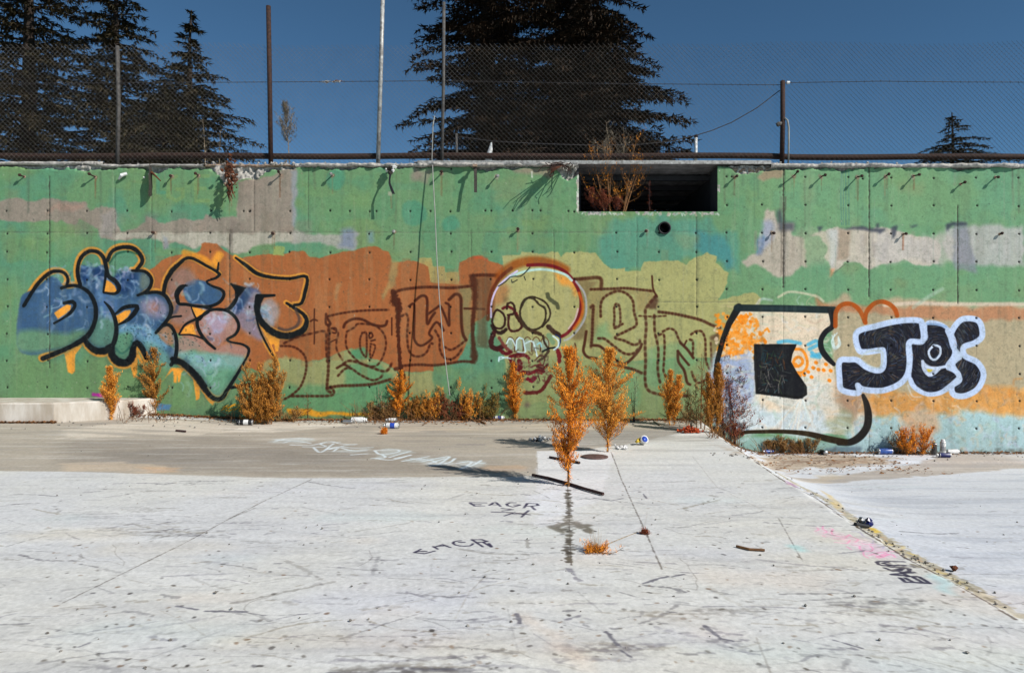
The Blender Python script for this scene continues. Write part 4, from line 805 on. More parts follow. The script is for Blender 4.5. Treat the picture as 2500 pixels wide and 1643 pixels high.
# dark oily stain in front of the free-standing weed
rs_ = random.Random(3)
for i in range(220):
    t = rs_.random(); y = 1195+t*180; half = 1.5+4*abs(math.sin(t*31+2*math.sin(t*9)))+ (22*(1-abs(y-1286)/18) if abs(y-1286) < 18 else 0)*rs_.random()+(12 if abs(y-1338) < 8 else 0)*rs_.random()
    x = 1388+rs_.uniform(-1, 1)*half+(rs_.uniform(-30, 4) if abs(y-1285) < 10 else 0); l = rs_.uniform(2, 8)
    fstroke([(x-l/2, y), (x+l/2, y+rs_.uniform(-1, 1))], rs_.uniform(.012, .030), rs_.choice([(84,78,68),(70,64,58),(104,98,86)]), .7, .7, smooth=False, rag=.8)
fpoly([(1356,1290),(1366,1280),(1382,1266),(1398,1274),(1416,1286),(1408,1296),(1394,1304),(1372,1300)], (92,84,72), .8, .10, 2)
# tags on the floor
INK = (44,40,62)
def ftag(o, strokes, w, col=INK, a=.88, soft=.35, smooth=False):
    for s_ in strokes: fstroke([q[:2] for q in Z(o, s_)], w*.88, col, a, soft, smooth=smooth, step=.02, rag=.25)
G8 = (980,1180,6.263)
ftag(G8, [[(1040,285),(1110,335)],[(1050,300),(1120,338)],[(1045,285),(1290,292)],[(1085,312),(1200,316)],[(1110,338),(1260,338)]], .022)
ftag(G8, [[(1340,330),(1400,290),(1440,285),(1510,345)],[(1380,320),(1470,322)]], .022)
ftag(G8, [[(1800,330),(1700,355),(1620,335),(1605,310),(1660,290),(1740,290)],[(1720,322),(1810,322)]], .020)
ftag(G8, [[(1870,370),(1920,300),(2060,305),(2090,330),(1960,345),(1900,340)],[(1980,345),(2040,400)]], .022)
ftag(G8, [[(1530,375),(1700,395),(1540,415),(1660,400)],[(1380,430),(1700,440),(1960,475)],[(1570,490),(1720,440)],[(1830,510),(1940,410),(1860,470)],[(1700,460),(1900,465)]], .019)
ftag(G8, [[(290,995),(190,1045),(340,1065),(500,1025)],[(250,1030),(370,1028)]], .017); ftag(G8, [[(480,955),(550,995)],[(500,965),(620,925),(740,970)],[(540,950),(640,945)]], .017)
ftag(G8, [[(900,865),(800,880),(790,915),(880,945),(1040,945),(1090,910)],[(880,890),(960,890)]], .017, smooth=True); ftag(G8, [[(1070,850),(1240,960)],[(1080,852),(1220,850),(1310,880),(1160,895)],[(1240,890),(1370,965)],[(1330,910),(1370,960)]], .018)
G7 = (1980,1260,6.43)
ftag(G7, [[(1455,710),(1080,700),(1030,715),(1060,750),(1120,768),(1470,768)],[(1120,735),(1230,700)],[(1150,740),(1290,770)]], .023, (34,32,52))
ftag(G7, [[(1155,805),(1280,855),(1400,850),(1440,800),(1240,790)],[(1440,800),(1540,820),(1540,860),(1440,880)],[(1290,845),(1400,820)]], .023, (34,32,52))
ftag(G7, [[(1265,910),(1500,885),(1620,880)],[(1400,870),(1530,935),(1265,912)],[(1500,940),(1680,945)]], .023, (34,32,52))
ftag(G7, [[(1395,965),(1480,1030),(1700,1040),(1860,1050)],[(1480,965),(1600,1030)],[(1860,1050),(1700,950)],[(1590,950),(1760,1040)]], .023, (34,32,52))
PK = (232,150,186)
fpoly(Z(G7, [(60,180),(300,200),(600,300),(900,400),(1200,560),(1420,580),(1300,650),(900,640),(700,480),(400,340),(100,260)]), (230,190,212), .5, .03, 8)
for s_ in [[(190,155),(180,200),(250,240),(200,260)],[(90,180),(120,210),(60,230)],[(290,190),(340,200),(320,250),(350,290),(480,320),(560,310),(600,285),(640,320),(740,360),(690,400)],[(180,300),(230,320)],[(350,345),(510,350),(560,320),(600,300)],[(370,400),(440,410),(560,420),(610,370)],[(640,440),(760,460),(760,500),(820,540),(930,545),(970,510),(930,460)],[(800,420),(860,440),(1000,430)],[(820,560),(830,610),(900,650)],[(900,610),(1100,560),(1300,550)],[(1000,600),(1120,640),(1200,590),(1260,600)],[(1020,640),(1180,570)],[(1060,650),(1240,590)],[(1280,600),(1320,640)],[(1100,620),(1220,600)],[(560,470),(640,520)]]:
    ftag(G7, [s_], .011, PK, .85, .5, True)
for s_ in [[(640,240),(760,250),(820,310),(880,330)],[(760,320),(840,320)],[(900,340),(980,380),(960,430),(1020,440)],[(1050,460),(1140,470),(1120,500)]]: ftag(G7, [s_], .010, (170,160,190), .7, .5, True)
G2 = (650,940,3.91); WT = (214,226,232)
for s_ in [[(70,540),(200,510),(440,512)],[(90,520),(300,535)],[(230,570),(420,575),(600,540),(700,560),(840,570)],[(350,590),(560,590),(520,560),(700,545)],[(560,620),(680,590),(840,600),(1010,595)],[(640,630),(700,600),(820,625),(950,625)],[(810,665),(960,655)],[(600,615),(760,575),(860,565)],[(1030,625),(1240,615),(1250,640),(1090,660),(1030,625)],[(1100,660),(1130,690),(1000,700)],[(1170,690),(1370,630)],[(1220,700),(1370,670)],[(1040,700),(1200,712),(1380,665)],[(1300,725),(1550,680)],[(1440,715),(1500,712)],[(1480,730),(1740,680),(1640,760)],[(1550,750),(1700,700)],[(1560,770),(1740,740),(1800,700)],[(1820,745),(1950,730),(1930,760),(1850,800)],[(1960,740),(2040,745),(2080,745)],[(1880,790),(1980,760),(2050,720)],[(1380,700),(1560,715),(1620,740)],[(450,600),(520,640),(640,560)],[(160,550),(260,530),(420,555)]]:
    ftag(G2, [s_], .034, WT, .85, .7, True)
for p_ in [[(60,510),(450,505),(440,550),(80,550)],[(540,640),(960,600),(960,640),(640,650)],[(1000,620),(1280,610),(1380,640),(1100,700)],[(1300,700),(1780,680),(1760,780),(1500,760)],[(1800,730),(2080,720),(2020,790),(1840,805)]]:
    fpoly([q for q in Z(G2, p_)], (196,208,210), .45, .06, 6)
# scuffs, drips, faint colour
SC = [(86,84,90),(110,108,110),(130,126,120),(96,92,104),(140,132,118)]
for i in range(1350):
    y = 1170+470*(R.random()**1.25); x = R.uniform(-100, 2600); p = P(x, y)
    if x > 1800 and y < 1240+0*x and R.random() < .2: continue
    ang = R.gauss(0, .30)+(R.uniform(-1.4, 1.4) if R.random() < .12 else 0)-(max(0, x-1300)/1200)*.5*max(0, (y-1300)/340); l = R.choice([.03,.05,.08,.12,.2,.4])*R.uniform(.4, 1.2); b = R.uniform(-.12, .12)
    q1 = (p[0]+l*math.cos(ang)*.5, p[1]+l*math.sin(ang)*.5+b*l); q2 = (p[0]+l*math.cos(ang), p[1]+l*math.sin(ang))
    fc.stroke([p, q1, q2], R.choice([.004,.006,.009,.016])*R.uniform(.7, 1.4), R.choice(SC), R.uniform(.12, .62), .8, step=.05, rag=1.4)
for i in range(34):   # clusters of heavy scuff
    x, y = R.choice([(300,1260),(350,1285),(250,1300),(600,1225),(480,1290),(2150,1200),(2250,1180),(900,1640),(1500,1580),(1720,1500),(700,1330),(2100,1480),(1400,1600),(440,1170)]); x += R.gauss(0, 60); y += R.gauss(0, 12)
    c0 = R.choice(SC)
    for k in range(R.randint(4, 14)):
        p = P(x+R.gauss(0, 30), max(1175, y+R.gauss(0, 6))); l = R.uniform(.04, .3); fc.stroke([p, (p[0]+l, p[1]+R.uniform(-.04, .04))], R.uniform(.006, .022), c0, R.uniform(.15, .42), .9, smooth=False, rag=1.4)
for i in range(500):
    x, y = R.uniform(100, 2500), 1165+470*R.random(); p = P(x, y); fc.stroke([p, (p[0]+R.uniform(-.01, .01), p[1]+R.uniform(-.01, .01))], R.uniform(.005, .018), R.choice([(60,56,54),(90,84,76),(120,96,76)]), R.uniform(.4, .9), .5, smooth=False, rag=.8)
for i in range(90):
    x, y = R.uniform(100, 2500), 1172+460*R.random(); p = P(x, y); w_ = R.uniform(.06, .26)
    fc.poly([(p[0]+w_*1.8*math.cos(a), p[1]+w_*.6*math.sin(a)) for a in np.linspace(0, 6.28, 10)[:-1]], R.choice([(226,196,168),(186,214,218),(194,196,216),(226,206,166),(176,176,178),(216,210,190)]), R.uniform(.06, .20), .05, 14)
fpoly([(1930,1330),(1960,1330),(1965,1345),(1935,1345)], (160,206,204), .6, .03, 5); fpoly([(2255,1395),(2290,1400),(2330,1440),(2345,1460),(2300,1440)], (170,206,208), .6, .03, 5)
fpoly([(1260,1500),(1290,1490),(1400,1600),(1440,1640),(1390,1620)], (224,200,178), .45, .04, 8)
for p_ in [[(430,1478),(480,1486)],[(500,1490),(600,1492)],[(1570,1425),(1610,1412),(1630,1408)],[(1640,1408),(1670,1402)],[(1260,1500),(1268,1522)],[(1480,1545),(1500,1570),(1510,1578)],[(1515,1590),(1540,1606)],[(190,1580),(215,1570)],[(2035,1562),(2105,1582)],[(1720,1530),(1760,1560),(1790,1566)],[(1450,1215),(1490,1222),(1520,1216)],[(1570,1205),(1578,1216)]]:
    fstroke(p_, R.uniform(.010, .02), (88,86,96), .75, .6, smooth=False, rag=.8)
# fine trowel streaks and grain
fc.comp(fl, sstep(fs_, .62, .86)*.18, (166,166,168)); fc.comp(fl, sstep(fs2, .66, .86)*.20, (148,148,152)); fc.comp(fl, sstep(-fs2, -.36, -.2)*.22, (224,224,222))
fc.rgb *= (1+0.06*(ff-0.5)[..., None]*2)
far = sstep(gy, 7.0, 8.2)*sstep(-gx, -2.4, -2.2)
fc.comp(fl, far*sstep(fs_, .55, .75)*.35, (142,136,126)); fc.comp(fl, far*sstep(fs2, .55, .8)*.35, (128,122,114))
e = np.minimum.reduce([sstep(gx, FX0, FX0+.7), sstep(-gx, -FX1, -FX1+.7), sstep(gy, FY0, FY0+.35)]); fc.a[:] = e
floor_img = fc.image('floor_wear', False)

# ------------------------------------------------------------------ wall and floor materials
def print_mat(name, img, K, x0, y0, w, h, axes, base1, base2, rough, bump_h, nscale):
    m, nt, b = new_mat(name); L = nt.links; b.inputs['Roughness'].default_value = rough; b.inputs['Specular IOR Level'].default_value = 0.18
    g = nd(nt, 'ShaderNodeTexCoord'); sp = nd(nt, 'ShaderNodeSeparateXYZ'); L.new(g.outputs['Object'], sp.inputs[0])
    def mad(o, sub, div):
        a = nd(nt, 'ShaderNodeMath', operation='SUBTRACT'); a.inputs[1].default_value = sub; L.new(o, a.inputs[0])
        d = nd(nt, 'ShaderNodeMath', operation='DIVIDE'); d.inputs[1].default_value = div; L.new(a.outputs[0], d.inputs[0]); return d.outputs[0]
    cb = nd(nt, 'ShaderNodeCombineXYZ'); L.new(mad(sp.outputs[axes[0]], x0, w), cb.inputs[0]); L.new(mad(sp.outputs[axes[1]], y0, h), cb.inputs[1])
    im = nd(nt, 'ShaderNodeTexImage'); im.image = img; im.extension = 'CLIP'; im.interpolation = 'Cubic'; L.new(cb.outputs[0], im.inputs[0])
    sc = nd(nt, 'ShaderNodeVectorMath', operation='SCALE'); sc.inputs['Scale'].default_value = 1.0/K; L.new(im.outputs['Color'], sc.inputs[0])
    n1 = nd(nt, 'ShaderNodeTexNoise', Scale=nscale, Detail=8.0, Roughness=0.6); L.new(g.outputs['Object'], n1.inputs['Vector'])
    cr = nd(nt, 'ShaderNodeValToRGB'); cr.color_ramp.elements[0].position = .35; cr.color_ramp.elements[1].position = .65
    cr.color_ramp.elements[0].color = (*base1, 1); cr.color_ramp.elements[1].color = (*base2, 1); L.new(n1.outputs['Fac'], cr.inputs[0])
    mx = nd(nt, 'ShaderNodeMix', data_type='RGBA'); L.new(im.outputs['Alpha'], mx.inputs['Factor']); L.new(cr.outputs[0], mx.inputs['A']); L.new(sc.outputs[0], mx.inputs['B'])
    # fine grain on top
    n2 = nd(nt, 'ShaderNodeTexNoise', Scale=90.0, Detail=5.0, Roughness=0.7); L.new(g.outputs['Object'], n2.inputs['Vector'])
    mr = nd(nt, 'ShaderNodeMapRange'); mr.inputs['From Min'].default_value = .3; mr.inputs['From Max'].default_value = .7; mr.inputs['To Min'].default_value = .90; mr.inputs['To Max'].default_value = 1.07; L.new(n2.outputs['Fac'], mr.inputs[0])
    s2 = nd(nt, 'ShaderNodeVectorMath', operation='SCALE'); L.new(mx.outputs['Result'], s2.inputs[0]); L.new(mr.outputs[0], s2.inputs['Scale'])
    mn = nd(nt, 'ShaderNodeVectorMath', operation='MINIMUM'); mn.inputs[1].default_value = (.88,.88,.88); L.new(s2.outputs[0], mn.inputs[0]); L.new(mn.outputs[0], b.inputs['Base Color'])
    n3 = nd(nt, 'ShaderNodeTexNoise', Scale=14.0, Detail=9.0, Roughness=0.7); L.new(g.outputs['Object'], n3.inputs['Vector'])
    bp = nd(nt, 'ShaderNodeBump', Strength=.5, Distance=bump_h); L.new(n3.outputs['Fac'], bp.inputs['Height']); L.new(bp.outputs[0], b.inputs['Normal'])
    return m
X0w, Z1w = px_w(WX0, WY0); X1w, Z0w = px_w(WX1, WY1)
M['wall'] = print_mat('painted_concrete', wall_img, K_WALL, X0w, Z0w, X1w-X0w, Z1w-Z0w, ('X', 'Z'), tuple(lin((92,144,106))/K_WALL), tuple(lin((108,148,102))/K_WALL), .85, .006, .7)
M['floor'] = print_mat('worn_pale_concrete', floor_img, K_FLOOR, FX0, FY0, FX1-FX0, FY1-FY0, ('X', 'Y'), tuple(lin((204,204,204))/K_FLOOR), tuple(lin((190,190,192))/K_FLOOR), .8, .006, .8)
M['ledge'] = simple('white_concrete', tuple(lin((214,208,198))/1.1), .9, rgb2=tuple(lin((176,164,148))/1.1), scale=5, bump=.3, stretch=(1,1,.25))
# ================================================================== STRUCTURE
# floor: one sheet, undulating pool bottom with a lower bank on the right
xs = np.unique(np.round(np.concatenate([np.linspace(-22, -7.2, 26), np.arange(-7.2, 7.2, .03), np.linspace(7.2, 22, 26)]), 4))
ys = np.unique(np.round(np.concatenate([np.linspace(-18, 2.0, 30), np.arange(2.0, 9.9, .035), [YW+.05]]), 4))
GX, GY = np.meshgrid(xs, ys); und = vnoise(len(ys), len(xs), 40, 81, 3)
GZ = floor_z(GX, GY)+(und-.5)*.012*np.clip((GY-1)/2, 0, 1)*(1-np.clip((GY-9)/.8, 0, 1)*.8)
fo = np_mesh('pool_floor', np.stack([GX, GY, GZ], -1).reshape(-1, 3), grid_faces(len(xs), len(ys)), M['floor'], smooth=False); tag(fo, kind='structure')

# raised back terrain behind the wall, with the pit under the metal roof left out
TOPZ = CAMZ-(404-CY)/PPM     # wall top
ZT = TOPZ-.10
PIT = (1.00, 2.95, YW+.35, 13.2)
mb = MB()
def slab(x0, x1, y0, y1): mb.add([(x0,y0,ZT),(x1,y0,ZT),(x1,y1,ZT),(x0,y1,ZT)], [(0,1,2,3)])
slab(-260, PIT[0]-.1, YW+.34, 520); slab(PIT[1]+.1, 260, YW+.34, 520); slab(PIT[0]-.1, PIT[1]+.1, PIT[3]+.1, 520)
tag(mb.build('upper_ground', M['soil']), kind='structure')

# ---------- the painted wall
wall = empty('graffiti_wall', (0, YW, 0), 'long green painted concrete wall covered in graffiti above the pale floor', 'wall')
OPX0, OPZ1 = px_w(1413, 404); OPX1, OPZ0 = px_w(1752, 517); PCX, PCZ = px_w(1622, 557); PR = 13.5/PPM
wx = np.arange(X0w, X1w, .0145); wz = np.arange(-.75, TOPZ-.001, .0145)
def snap(a, v): a[np.argmin(abs(a-v))] = v; return a
wx = snap(snap(wx, OPX0), OPX1); wz = snap(wz, OPZ0); wz = np.append(wz, TOPZ)
GXw, GZw = np.meshgrid(wx, wz); pxg = GXw*PPM+CX; pyg = CY-(GZw-CAMZ)*PPM
dep = np.zeros_like(GXw)                         # positive = into the wall
w1 = vnoise(len(wz), len(wx), 60, 91, 4); w2 = vnoise(len(wz), len(wx), 6, 92, 3)
dep += (w1-.5)*.012+(w2-.5)*.0035
for x, a, b, w in SEAMS_V: dep += .010*(w/2.5)*np.exp(-((pxg-x)/1.8)**2)*((pyg > a) & (pyg < b))
for y, a, b, w in SEAMS_H: dep += .005*np.exp(-((pyg-y)/1.8)**2)*((pxg > a) & (pxg < b))
for x, y in HOLES:
    i0, i1 = np.searchsorted(wx, [(x-CX-6)/PPM, (x-CX+6)/PPM]); j0, j1 = np.searchsorted(wz, [CAMZ-(y+6-CY)/PPM, CAMZ-(y-6-CY)/PPM])
    d2 = (pxg[j0:j1, i0:i1]-x)**2+(pyg[j0:j1, i0:i1]-y)**2; dep[j0:j1, i0:i1] += .02*np.exp(-(d2/5.5)**2)
# broken upper rim: bites of missing concrete
rim = vnoise(4, len(wx), 46, 93, 5, pers=.65)[1]*60-30; rough = vnoise(len(wz), len(wx), 9, 94, 4, pers=.7); tri = vnoise(len(wz), len(wx), 3, 97, 2)
px1 = wx*PPM+CX
def bite(c, hw, depth): return depth*np.clip(1-np.abs((px1-c)/hw), 0, 1)**.6
lip = 411+rim*.22+bite(585, 50, 34)+bite(545, 34, 28)+bite(635, 26, 18)+bite(200, 70, 4)+bite(1388, 34, 30)+bite(1840, 50, 16)+bite(1810, 30, 12)+bite(690, 40, 8)+bite(380, 30, 12)+bite(960, 22, 6)+bite(2050, 120, 3)
miss = np.clip((lip[None, :]-pyg+(rough-.5)*10)/3.0, 0, 1)
dep += miss*(.035+.13*(rough-.35)+.05*(tri-.5))
VV = np.stack([GXw, YW+dep, GZw], -1).reshape(-1, 3); FF = grid_faces(len(wx), len(wz))
cx_ = (GXw[:-1, :-1]+GXw[1:, 1:])/2; cz_ = (GZw[:-1, :-1]+GZw[1:, 1:])/2
mis = (miss[:-1, :-1] > .5)
kill = ((cx_ > OPX0) & (cx_ < OPX1) & (cz_ > OPZ0)) | (np.hypot(cx_-PCX, cz_-PCZ) < PR)
# nibble the opening's edges
nib = vnoise(cx_.shape[0], cx_.shape[1], 5, 95, 3, pers=.7)
near = (cx_ > OPX0) & (cx_ < OPX1) & (cz_ > OPZ0-.045) & (cz_ < OPZ0) & (nib > .60)
near |= (cx_ > OPX0-.04) & (cx_ < OPX0) & (cz_ > OPZ0) & (nib > .66) | (cx_ < OPX1+.03) & (cx_ > OPX1) & (cz_ > OPZ0) & (nib > .70)
FFk = FF[~kill.ravel()]; misk = (mis | near)[~kill]
me_o = np_mesh('wall_face', VV, FFk, M['wall'], wall, smooth=True)
me_o.data.materials.append(M['broken']); me_o.data.polygons.foreach_set('material_index', misk.astype(np.int32).ravel()); me_o.data.update()
BK_Y = YW+.34
mb = MB()     # concrete body behind the face
for (x0, x1, z0, z1) in [(X0w, OPX0-.02, -.75, TOPZ-.05), (OPX1+.02, X1w, -.75, TOPZ-.05), (OPX0-.018, OPX1+.018, -.75, OPZ0-.04)]:
    if x0 < PCX < x1 and z0 < PCZ < z1:
        for bx in [(x0, PCX-.11, z0, z1), (PCX+.11, x1, z0, z1), (PCX-.108, PCX+.108, z0, PCZ-.1), (PCX-.108, PCX+.108, PCZ+.1, z1)]: mb.box(bx[0], bx[1], YW+.12, BK_Y, bx[2], bx[3])
    else: mb.box(x0, x1, YW+.12, BK_Y, z0, z1)
mb.build('wall_core', M['broken'], wall)
mb = MB()     # wall runs on beyond the picture on both sides
mb.box(-22, X0w, YW, BK_Y, -.75, TOPZ-.002); mb.box(X1w, 22, YW, BK_Y, -.75, TOPZ-.002); mb.build('wall_wing', M['wall'], wall)
mb = MB()     # sides and sill of the opening
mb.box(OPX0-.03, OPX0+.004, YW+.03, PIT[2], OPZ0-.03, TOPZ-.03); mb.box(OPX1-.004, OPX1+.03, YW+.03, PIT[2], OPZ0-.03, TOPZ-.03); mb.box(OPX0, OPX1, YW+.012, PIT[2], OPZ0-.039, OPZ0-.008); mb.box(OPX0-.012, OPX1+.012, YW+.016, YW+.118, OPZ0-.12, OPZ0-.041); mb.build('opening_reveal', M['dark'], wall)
# thin rim of paler screed overhanging the wall top, ragged
def rimstrip(name, x0, x1, zlo, zhi, yf, seed, mat, over):
    n = int((x1-x0)/.022); xr_ = np.linspace(x0, x1, n); f = vnoise(3, n, 10, seed, 4, pers=.7)[1]; g = vnoise(3, n, 8, seed+5, 3, pers=.7)[1]; g2 = vnoise(3, n, 4, seed+9, 3)[1]
    yv = yf-over*(f-.1)*1.3; zb = zlo+(g-.5)*.03; ztp = zhi+(g2-.5)*.016
    V = []; 
    for i in range(n): V += [(xr_[i], yv[i]+.012, zb[i]), (xr_[i], yv[i], (zb[i]+ztp[i])/2), (xr_[i], yv[i]+.01, ztp[i]), (xr_[i], BK_Y, ztp[i]), (xr_[i], BK_Y, zb[i]), (xr_[i], YW+.10, zb[i])]
    Q = [(i*6+k, i*6+(k+1) % 6, (i+1)*6+(k+1) % 6, (i+1)*6+k) for i in range(n-1) for k in range(6)]
    return np_mesh(name, V, Q, mat, wall)
Zt = lambda py: CAMZ-(py-CY)/PPM
rimstrip('rim_screed', px_w(-200, 0)[0], px_w(252, 0)[0], Zt(402), Zt(395), YW, 101, M['broken'], .03)
rimstrip('rim_screed', px_w(248, 0)[0], px_w(500, 0)[0], Zt(407), Zt(402), YW, 103, M['broken'], .05)
rimstrip('rim_screed', px_w(498, 0)[0], px_w(725, 0)[0], Zt(406), Zt(401), YW+.03, 105, M['broken_warm'], .04)
rimstrip('rim_screed', px_w(722, 0)[0], px_w(1411, 0)[0], Zt(407), Zt(400), YW, 107, M['broken'], .10)
rimstrip('rim_screed', px_w(1880, 0)[0], px_w(2700, 0)[0], Zt(409), Zt(401), YW, 109, M['broken'], .08)
rimstrip('rim_screed', px_w(1755, 0)[0], px_w(1882, 0)[0], Zt(420), Zt(408), YW+.05, 111, M['broken_warm'], .03)
# pipe stub
mb = MB(); mb.lathe([(PR+.012, 0), (PR+.012, -.02), (PR, -.024), (PR-.006, -.02), (PR-.008, .30), (PR-.0075, .31)], 28, Matrix.Translation((PCX, YW-.004, PCZ)) @ Matrix.Rotation(math.radians(-90), 4, 'X')); 
mb.f = mb.f[:-2]; mb.build('pipe_sleeve', M['black'], wall, True)
mb = MB(); mb.lathe([(PR, .30), (PR, .31)], 20, Matrix.Translation((PCX, YW, PCZ)) @ Matrix.Rotation(math.radians(-90), 4, 'X')); mb.build('pipe_end', M['black'], wall)
# protruding formwork bolts with nuts
def bolt_mb(L, r, nut, bend=0.0):
    b = MB(); b.tube([(0,.03,0), (0,-L*.55,bend*.3), (0,-L,bend)], r, 6)
    if nut: b.lathe([(r*1.9, 0), (r*2.3, .006), (r*2.3, .02), (r*1.7, .026)], 6, Matrix.Translation((0, -L+.035, bend)) @ Matrix.Rotation(math.radians(90), 4, 'X'))
    return b
BOLTS = [(233,433,.13,0),(420,430,.12,1),(485,429,.11,0),(685,428,.13,1),(812,428,.13,2),(1078,424,.13,1),(1213,430,.12,2),(1795,432,.10,1),(1938,430,.14,1),(2005,432,.13,1),(2092,433,.14,1),(2162,431,.13,1),(2230,430,.14,1),(2345,450,.12,1),
         (378,568,.06,0),(668,570,.06,1),(963,567,.08,2),(1265,563,.08,1),(1578,563,.07,0),(1885,568,.08,0),(2205,572,.08,1),(60,432,.12,1),(-60,430,.12,1),(2430,433,.13,1),(2560,432,.12,1),(2440,572,.08,1)]
for i, (x, y, L_, k) in enumerate(BOLTS):
    X, Zz = px_w(x, y); b = bolt_mb(L_*R.uniform(.8, 1.15), .0095 if k < 2 else .010, k > 0 or True, R.uniform(-.01, .01)); tx, tz = R.uniform(-.22, .22), R.uniform(-.22, .18); b.v = [(v[0]+X+v[1]*tx, v[1]+YW, v[2]+Zz+v[1]*tz) for v in b.v]
    b.build('bolt', M['galv'] if k == 2 else M['rust'], wall)
    mc = MB(); mc.lathe([(.016, 0), (.021, .003), (.019, .006)], 8, Matrix.Translation((X, YW-.0, Zz)) @ Matrix.Rotation(math.radians(90), 4, 'X')); mc.build('bolt_washer', M['broken_warm'], wall)

# ---------- pit behind the opening and its corrugated roof
room = empty('roofed_pit', (2.0, 11.5, OPZ0), 'dark roofed pit seen through the rectangular opening in the wall', 'pit')
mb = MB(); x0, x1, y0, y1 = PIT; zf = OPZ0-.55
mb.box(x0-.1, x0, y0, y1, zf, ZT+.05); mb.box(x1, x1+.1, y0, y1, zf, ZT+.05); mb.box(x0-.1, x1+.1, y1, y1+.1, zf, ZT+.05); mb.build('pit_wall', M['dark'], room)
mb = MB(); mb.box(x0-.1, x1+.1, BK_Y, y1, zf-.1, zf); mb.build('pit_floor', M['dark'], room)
roof = empty('corrugated_roof', (1.5, 11.4, TOPZ), 'grey corrugated metal sheets laid over the pit behind the wall top', 'roof')
def sheet(x0, x1, y0, y1, z0, z1, name='roof_sheet'):
    ny = 150; nx = 6; yv = np.linspace(y0, y1, ny); V = []; 
    for j, yq in enumerate(yv):
        zq = z0+(z1-z0)*(yq-y0)/(y1-y0)+.017*math.sin((yq-y0)/.14*2*math.pi)
        for i in range(nx): V.append((x0+(x1-x0)*i/(nx-1), yq, zq+.004*math.sin(i*2.1)))
    np_mesh(name, V, grid_faces(nx, ny), M['sheet'], roof)
rz = Zt(400)
sheet(px_w(1010, 0)[0], px_w(1300, 0)[0], YW-.02, 13.1, rz+.015, rz+.02); sheet(px_w(1295, 0)[0], px_w(1700, 0)[0], YW-.035, 13.25, rz+.028, rz-.03); sheet(px_w(1690, 0)[0], px_w(1885, 0)[0], YW-.03, 13.2, rz+.012, rz+.015)
mb = MB(); mb.box(px_w(1020, 0)[0], px_w(1880, 0)[0], YW-.045, YW-.018, rz-.014, rz+.034); mb.build('roof_edge_strip', M['galv'], roof)
for k, yb in enumerate([10.5, 11.2, 12.0, 12.8]):
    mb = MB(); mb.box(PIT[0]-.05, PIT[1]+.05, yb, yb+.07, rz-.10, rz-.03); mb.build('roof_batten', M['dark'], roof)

# ---------- ledge at lower left
ld = empty('concrete_ledge', (-7, 9.5, 0), 'low white concrete ledge against the wall at the left edge', 'ledge')
pts = [(-13, 8.85), (-5.95, 9.14), (-5.2, 9.5), (-4.95, 9.95), (-13, 9.95)]; zt = CAMZ-(971-CY)/PPM
mb = MB(); n = len(pts)
bev = .02; inner = [(p[0]-.02 if i in (1,2,3) else p[0], p[1]+.02 if i < 3 else p[1]) for i, p in enumerate(pts)]
mb.add([(p[0], p[1], -.05) for p in pts]+[(p[0], p[1], zt-bev) for p in pts]+[(p[0], p[1], zt) for p in inner],
       [(i, (i+1) % n, n+(i+1) % n, n+i) for i in range(n)]+[(n+i, n+(i+1) % n, 2*n+(i+1) % n, 2*n+i) for i in range(n)]+[tuple(2*n+i for i in range(n))])
mb.build('ledge_block', M['ledge'], ld)

# ================================================================== FENCE
YF = 10.42
def fz(py): return CAMZ-(py-CY)/F*YF
def fx(px): return (px-CX)/F*YF
fence = empty('chain_link_fence', (0, YF, ZT), 'tall rusty chain-link fence standing along the top of the wall', 'fence')
mesh_top = fz(106); mesh_bot = fz(398)
def chainlink(x0, x1, z0, z1, y, cell=.073, r=.0016):
    hw = cell/2; n = int((x1-x0)/hw)
    nz = int((z1-z0)/hw); V = []; Q = []
    rs2 = np.random.RandomState(4); sag = vnoise(3, n+3, 60, 140, 3)[1]; sagz = vnoise(3, nz+3, 14, 141, 2)[1]
    for k in range(n):
        # each wire zig-zags up one column
        top = int(nz-(1 if k % 2 else 0)); base = len(V)
        for j in range(top+1):
            s_ = 1 if (j+k) % 2 else -1
            x = x0+(k+.5)*hw+s_*hw*.53+(sagz[j]-.5)*.03; z = z1-(top-j)*hw*1.02-(nz-top)*hw+(sag[k]-.5)*.14*(j/top); yy_ = y+(.0035 if s_ > 0 else -.0035)+(sagz[j]-.5)*.03+(sag[k]-.5)*.05
            for a in range(3):
                t = a*2.094+.5; V.append((x+math.cos(t)*r*1.25, yy_+math.sin(t)*r, z+(math.cos(t)*r*.4)))
            if j < top:
                for a in range(3): Q.append((base+j*3+a, base+j*3+(a+1) % 3, base+(j+1)*3+(a+1) % 3, base+(j+1)*3+a))
    return np_mesh('wire_mesh', V, Q, M['wire'], fence)
chainlink(fx(-600), fx(3100), mesh_bot, mesh_top, YF, r=.0018)
def part(name, pts, r, mat, par=fence, n=10, jit=0):
    mb = MB(); mb.tube(pts, r, n, jit=jit); return mb.build(name, mat, par, True)
def fp(px, py, dy=0): return (fx(px), YF+dy, fz(py))
part('rail_pipe', [fp(px, 379+(px > 1900)*2+1.2*math.sin(px*.01), -.05 if 0 else .06) for px in range(-1000, 3500, 60)], .044, M['rust'])
part('fence_post', [fp(657, 18, -.03), fp(660, 200, -.03), fp(663, 410, -.03)], .034, M['rust'])
part('fence_post', [fp(285, 112, .02), fp(288, 260, .02), fp(285, 410, .02)], .028, M['greypost'])
part('fence_post', [fp(1084, 8, -.02), fp(1083, 200, -.02), fp(1079, 410, -.02)], .024, M['greypost'])
o = part('fence_post', [fp(937, -60, -.04), fp(932, 140, -.04), fp(924, 408, -.04)], .031, M['galv']); o['label'] = 'pale galvanised post leaning a little'
